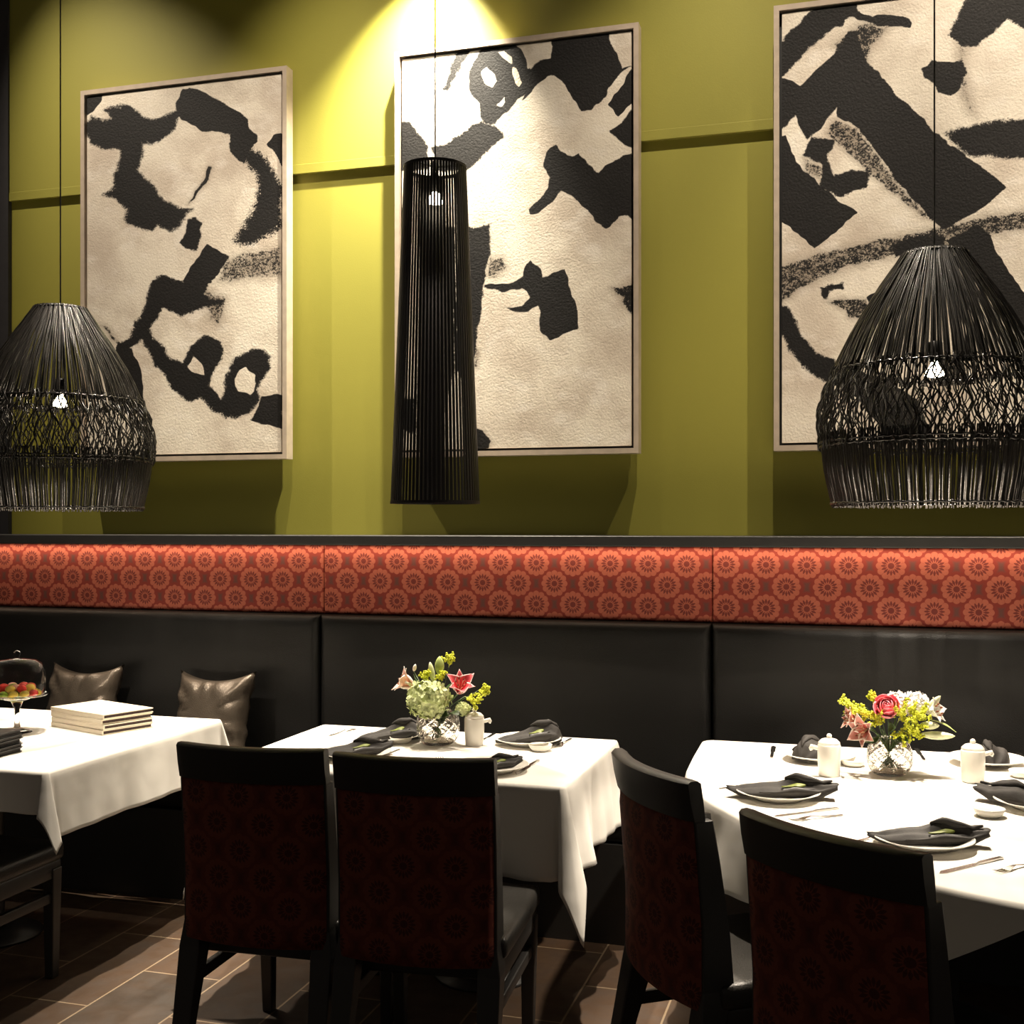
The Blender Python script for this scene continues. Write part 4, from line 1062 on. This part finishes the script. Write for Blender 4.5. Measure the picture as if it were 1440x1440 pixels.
def hydrangea(px, py, off, R, label, c, seed=1, mat='hydrangea'):
    rr = random.Random(seed); P = at(px, py, Y=c.y+off); o = empty('hydrangea_flower'); orient(o, P, (0, 0, 1)); tag(o, label, 'flower')
    m = MB(); N = 130
    for k in range(N):
        zc = 1-2*(k+.5)/N; a = k*2.39996; r_ = math.sqrt(1-zc*zc); q = Vector((r_*math.cos(a), r_*math.sin(a), zc*.86))*R*(1+.10*math.sin(a*3+zc*5)+.07*math.sin(a*5-zc*4)+rr.uniform(-.06, .06))
        nrm = q.normalized(); t1 = nrm.cross(Vector((.3, .2, 1))).normalized(); t2_ = nrm.cross(t1); ph = rr.uniform(0, 1.5); s = R*rr.uniform(.22, .34)
        for w in range(4):
            b = ph+w*PI/2; dd = t1*math.cos(b)+t2_*math.sin(b); e = t1*-math.sin(b)+t2_*math.cos(b); lift = nrm*s*rr.uniform(-.05, .65)
            v = [q, q+dd*s*.45+e*s*.42+lift*.6, q+dd*s*.95+e*s*.22+lift, q+dd*s*.95-e*s*.22+lift*1.1, q+dd*s*.45-e*s*.42+lift*.5]
            m.add(v, [(0, 1, 2), (0, 2, 3), (0, 3, 4)])
    m.ball((0, 0, 0), R*.78, 12, (1, 1, .86))
    m.build('florets', mat, o, smooth=False); stem_part(o, P-Vector((0, 0, R*.8)), c, r=.003)
def leaf_sprig(px, py, off, d, L, W, label, c, mat='leaf'):
    P = at(px, py, Y=c.y+off); o = empty('leaf_sprig'); orient(o, P, d); tag(o, label, 'leaf', 'green leaves in the bouquets')
    petal(L, W, .5, mat, o, 'blade', tilt=.05, cup=.12); stem_part(o, P, c, r=.0013)

c1_ = crystal_vase(616, 1046, .079, .132, 'round cut crystal vase on the middle table holding lilies and hydrangea')
ws = 'the lily vase'
hydrangea(602, 983, -.055, .068, 'large pale green hydrangea head low in the middle table bouquet', c1_)
lily(645, 975, -.035, (.35, -.60, .72), .088, 'petal_red', 'deep pink lily on the right of the middle table bouquet', c1_, .30)
lily(583, 966, -.01, (-.80, -.35, .48), .080, 'petal_pale', 'pale pink and white lily at the left of the middle table bouquet', c1_, .35)
bud(618, 936, -.01, (.05, -.1, 1), .070, .034, 'bud', 'tall upright green lily bud at the top of the middle table bouquet', c1_)
bud(607, 945, .0, (-.15, -.1, 1), .075, .022, 'bud_white', 'slim pale lily bud left of the tall green bud', c1_)
bud(583, 939, .0, (.3, -.1, 1), .028, .014, 'petal_pale', 'tiny pale lily bud above the pale pink lily', c1_)
goldenrod(632, 930, .01, (.15, -.1, 1), .045, 'yellow goldenrod sprig at the top of the middle table bouquet', c1_, 3, .013)
goldenrod(598, 953, -.02, (-.1, -.3, 1), .045, 'yellow goldenrod sprig above the hydrangea, left side', c1_, 4, .011)
goldenrod(621, 951, -.02, (.1, -.3, 1), .035, 'small goldenrod sprig beside the deep pink lily', c1_, 5, .010)
goldenrod(680, 970, .0, (.9, -.1, .1), .035, 'goldenrod tip pointing right under the deep pink lily', c1_, 6, .008)
goldenrod(664, 984, -.01, (.8, -.2, -.25), .065, 'broad goldenrod sprig at the right of the middle table bouquet', c1_, 7, .018, 110)
hydrangea(651, 997, .0, .024, 'small pale floret cluster at the lower right of the middle table bouquet', c1_, 3)
leaf_sprig(626, 968, -.05, (.6, -.4, .4), .05, .026, 'dark leaf between the hydrangea and the deep pink lily', c1_)
leaf_sprig(596, 992, -.02, (-.9, -.1, -.45), .06, .020, 'dark leaf drooping left beside the crystal rim of the lily vase', c1_)
leaf_sprig(622, 1004, -.05, (.5, -.8, .15), .05, .034, 'dark leaf under the hydrangea at the vase rim', c1_)
leaf_sprig(634, 1002, -.04, (.8, -.4, .1), .05, .028, 'dark leaf at the right rim of the lily vase', c1_)
leaf_sprig(592, 962, .02, (-.7, 0, .5), .045, .016, 'dark leaf behind the pale pink lily', c1_)

c2_ = crystal_vase(1251, 1089, .071, .118, 'round cut crystal vase on the right table holding roses and goldenrod')
def rose(px, py, off, R, d, label, c):
    P = at(px, py, Y=c.y+off); o = empty('rose_flower'); orient(o, P, d); tag(o, label, 'flower')
    for ring, (n, rad, top, flare) in enumerate([(3, .26, .34, 0.), (3, .42, .50, .03), (4, .60, .72, .08), (5, .80, .98, .14), (5, .96, 1.25, .20)]):
        for k in range(n):
            a0 = 2*PI*k/n+ring*.8; hw = PI/n*1.35; v = []; uv = []; NU, NV = 8, 8
            for p in range(NV+1):
                for q in range(NU+1):
                    u = -1+2*q/NU; t = p/NV; th = 2.75-(2.75-top)*t*(1-.10*u*u*u*u); az = a0+hw*u*(.55+.45*math.sin(PI*min(1, t*.8+.15)))
                    rr_ = R*rad*(1+.06*u+flare*t**5)
                    zz = -math.cos(PI-th)*R*(.55+.45*rad)
                    v.append((rr_*math.sin(th)**.8*math.cos(az), rr_*math.sin(th)**.8*math.sin(az), zz*(1-.05*u*u))); uv.append((.5+u/2, t))
            f = [(p*(NU+1)+q, p*(NU+1)+q+1, (p+1)*(NU+1)+q+1, (p+1)*(NU+1)+q) for p in range(NV) for q in range(NU)]
            pe = obj('petal', v, f, 'rose', o, uv); md = pe.modifiers.new('s', 'SOLIDIFY'); md.thickness = .0007
    MB().ball((0, 0, -R*.2), R*.22, 10).build('heart', 'rose', o); stem_part(o, P-Vector(d).normalized()*R*.7, c)
rose(1247, 994, -.055, .037, (-.1, -.80, .60), 'pink rose at the top of the right table bouquet', c2_)
goldenrod(1201, 992, -.01, (-.95, -.1, .15), .080, 'goldenrod sprig reaching left in the right table bouquet', c2_, 11, .017, 120)
goldenrod(1215, 1004, -.04, (-.8, -.3, .4), .075, 'goldenrod sprig left of the rose, lower row', c2_, 12, .018, 120)
goldenrod(1231, 984, .0, (-.15, -.1, 1), .045, 'goldenrod tip rising left of the pink rose', c2_, 13, .010)
goldenrod(1235, 1015, -.05, (-.2, -.6, .6), .065, 'goldenrod sprig just under the pink rose', c2_, 14, .018, 120)
goldenrod(1268, 1004, -.05, (.3, -.5, .8), .075, 'goldenrod sprig right of the pink rose, upper', c2_, 15, .020, 150)
goldenrod(1288, 1010, -.04, (.6, -.4, .6), .080, 'broad goldenrod sprig at the right of the rose bouquet', c2_, 16, .022, 150)
goldenrod(1280, 1026, -.05, (.6, -.5, .0), .060, 'goldenrod sprig low at the right of the rose bouquet', c2_, 17, .018, 110)
goldenrod(1267, 1032, -.06, (.2, -.8, -.2), .050, 'goldenrod sprig hanging over the rose vase rim', c2_, 18, .016, 90)
hydrangea(1263, 988, .03, .034, 'white floret cluster behind the pink rose', c2_, 21, 'white_petal')
hydrangea(1288, 991, .01, .038, 'white floret cluster right of the pink rose', c2_, 22, 'white_petal')
lily(1222, 1025, -.06, (-.55, -.75, -.05), .070, 'petal_dusty', 'dusty pink lily drooping at the lower left of the rose bouquet', c2_, .5)
lily(1207, 1013, -.02, (-.9, -.3, .25), .055, 'petal_dusty', 'small dusty pink lily behind the drooping one', c2_, .4)
lily(1303, 1002, .0, (.8, -.4, .3), .060, 'white_petal', 'white lily at the right of the rose bouquet', c2_, .45)
bud(1313, 988, .0, (.7, -.1, .8), .060, .022, 'bud_white', 'white lily bud pointing up right in the rose bouquet', c2_)
bud(1307, 1020, -.03, (.95, -.2, .05), .060, .026, 'bud_white', 'plump pale lily bud low right in the rose bouquet', c2_)
bud(1318, 1034, -.02, (1, -.1, .02), .105, .026, 'bud_white', 'longest lily bud pointing right above the rose vase', c2_)
leaf_sprig(1308, 1012, .0, (.95, -.1, -.15), .085, .016, 'slim leaf with a curled tip at the far right of the rose bouquet', c2_, 'bud')
leaf_sprig(1236, 1036, -.04, (-.8, -.3, -.5), .055, .030, 'dark leaf at the left rim of the rose vase', c2_)
leaf_sprig(1250, 1022, -.055, (.1, -.7, .1), .05, .034, 'dark leaf in the middle of the rose bouquet', c2_)
leaf_sprig(1244, 1030, -.05, (-.3, -.8, .2), .045, .030, 'dark leaf low in the middle of the rose bouquet', c2_)
leaf_sprig(1262, 1034, -.05, (.4, -.8, -.1), .05, .030, 'dark leaf over the right rim of the rose vase', c2_)
leaf_sprig(1200, 998, .0, (-.6, 0, -.6), .04, .02, 'green leaf under the left goldenrod sprig', c2_, 'bud')

# ------------------------------------------------------------------ lights
WARM = (1, .86, .69)
def spot(name, loc, target, power, size, blend=.5, rad=.03, col=WARM):
    l = bpy.data.lights.new(name, 'SPOT'); l.energy = power; l.spot_size = math.radians(size); l.spot_blend = blend; l.shadow_soft_size = rad; l.color = col
    o = bpy.data.objects.new(name, l); COL.objects.link(o); o.location = loc
    o.rotation_mode = 'QUATERNION'; o.rotation_quaternion = (Vector(target)-Vector(loc)).to_track_quat('-Z', 'Y'); return o
# wall washers on the ceiling track
for i, (x, tx, pw) in enumerate([(-4.3, -3.1, 480), (-2.0, -2.6, 380), (-1.7, -1.55, 60), (-.25, -.85, 380), (.75, .35, 560), (1.9, 1.2, 400)]):
    spot('wall_spot', (x, 4.0, 5.45), (tx, YU, 2.15), pw*1.1, 48, 1, .02)
# accent close to the wall above the tube lamp
hp = at(622, 0, Y=YU)
spot('accent_spot', (hp.x+.02, 4.74, 4.30), (hp.x-.13, YU-.04, 3.2), 1000, 76, 1, .02, (1, .90, .72))
# downlights between the pendants
spot('table_spot', (-2.25, 4.62, 5.45), (-2.9, 3.75, .76), 1500, 24, .4, .04)
spot('table_spot', (-2.25, 4.62, 5.45), (-1.65, 3.75, .76), 1200, 22, .4, .04)
spot('table_spot', (-.62, 4.62, 5.45), (-1.35, 3.85, .76), 1000, 20, .4, .04)
spot('table_spot', (-.62, 4.62, 5.45), (.15, 3.5, .76), 1500, 26, .4, .04)
# halogen bulbs in the pendants
spot('pendant_bulb', (XPL, YP, 1.99), (XPL, YP, 0), 90, 110, .5, .02)
spot('pendant_bulb', (XPR, YP, 1.99), (XPR, YP, 0), 170, 110, .5, .02)
spot('pendant_bulb', (XPM, YP, 2.66), (XPM, YP, 0), 60, 60, .5, .02)
# strip of light under the ledge
a = bpy.data.lights.new('ledge_strip_light', 'AREA'); a.shape = 'RECTANGLE'; a.size = 8.0; a.size_y = .012; a.energy = 8.5; a.color = (1, .72, .48)
ao = bpy.data.objects.new('ledge_strip_light', a); COL.objects.link(ao); ao.location = (-1.1, 4.764, ZL0-.004); ao.rotation_euler = (math.radians(8), 0, 0)
# world: dim dining room
w = bpy.data.worlds.new('world'); scn.world = w; w.use_nodes = True
w.node_tree.nodes['Background'].inputs[0].default_value = (.9, .75, .6, 1); w.node_tree.nodes['Background'].inputs[1].default_value = .058
scn.view_settings.view_transform = 'Standard'; scn.view_settings.look = 'None'; scn.view_settings.gamma = 1; scn.view_settings.exposure = 0
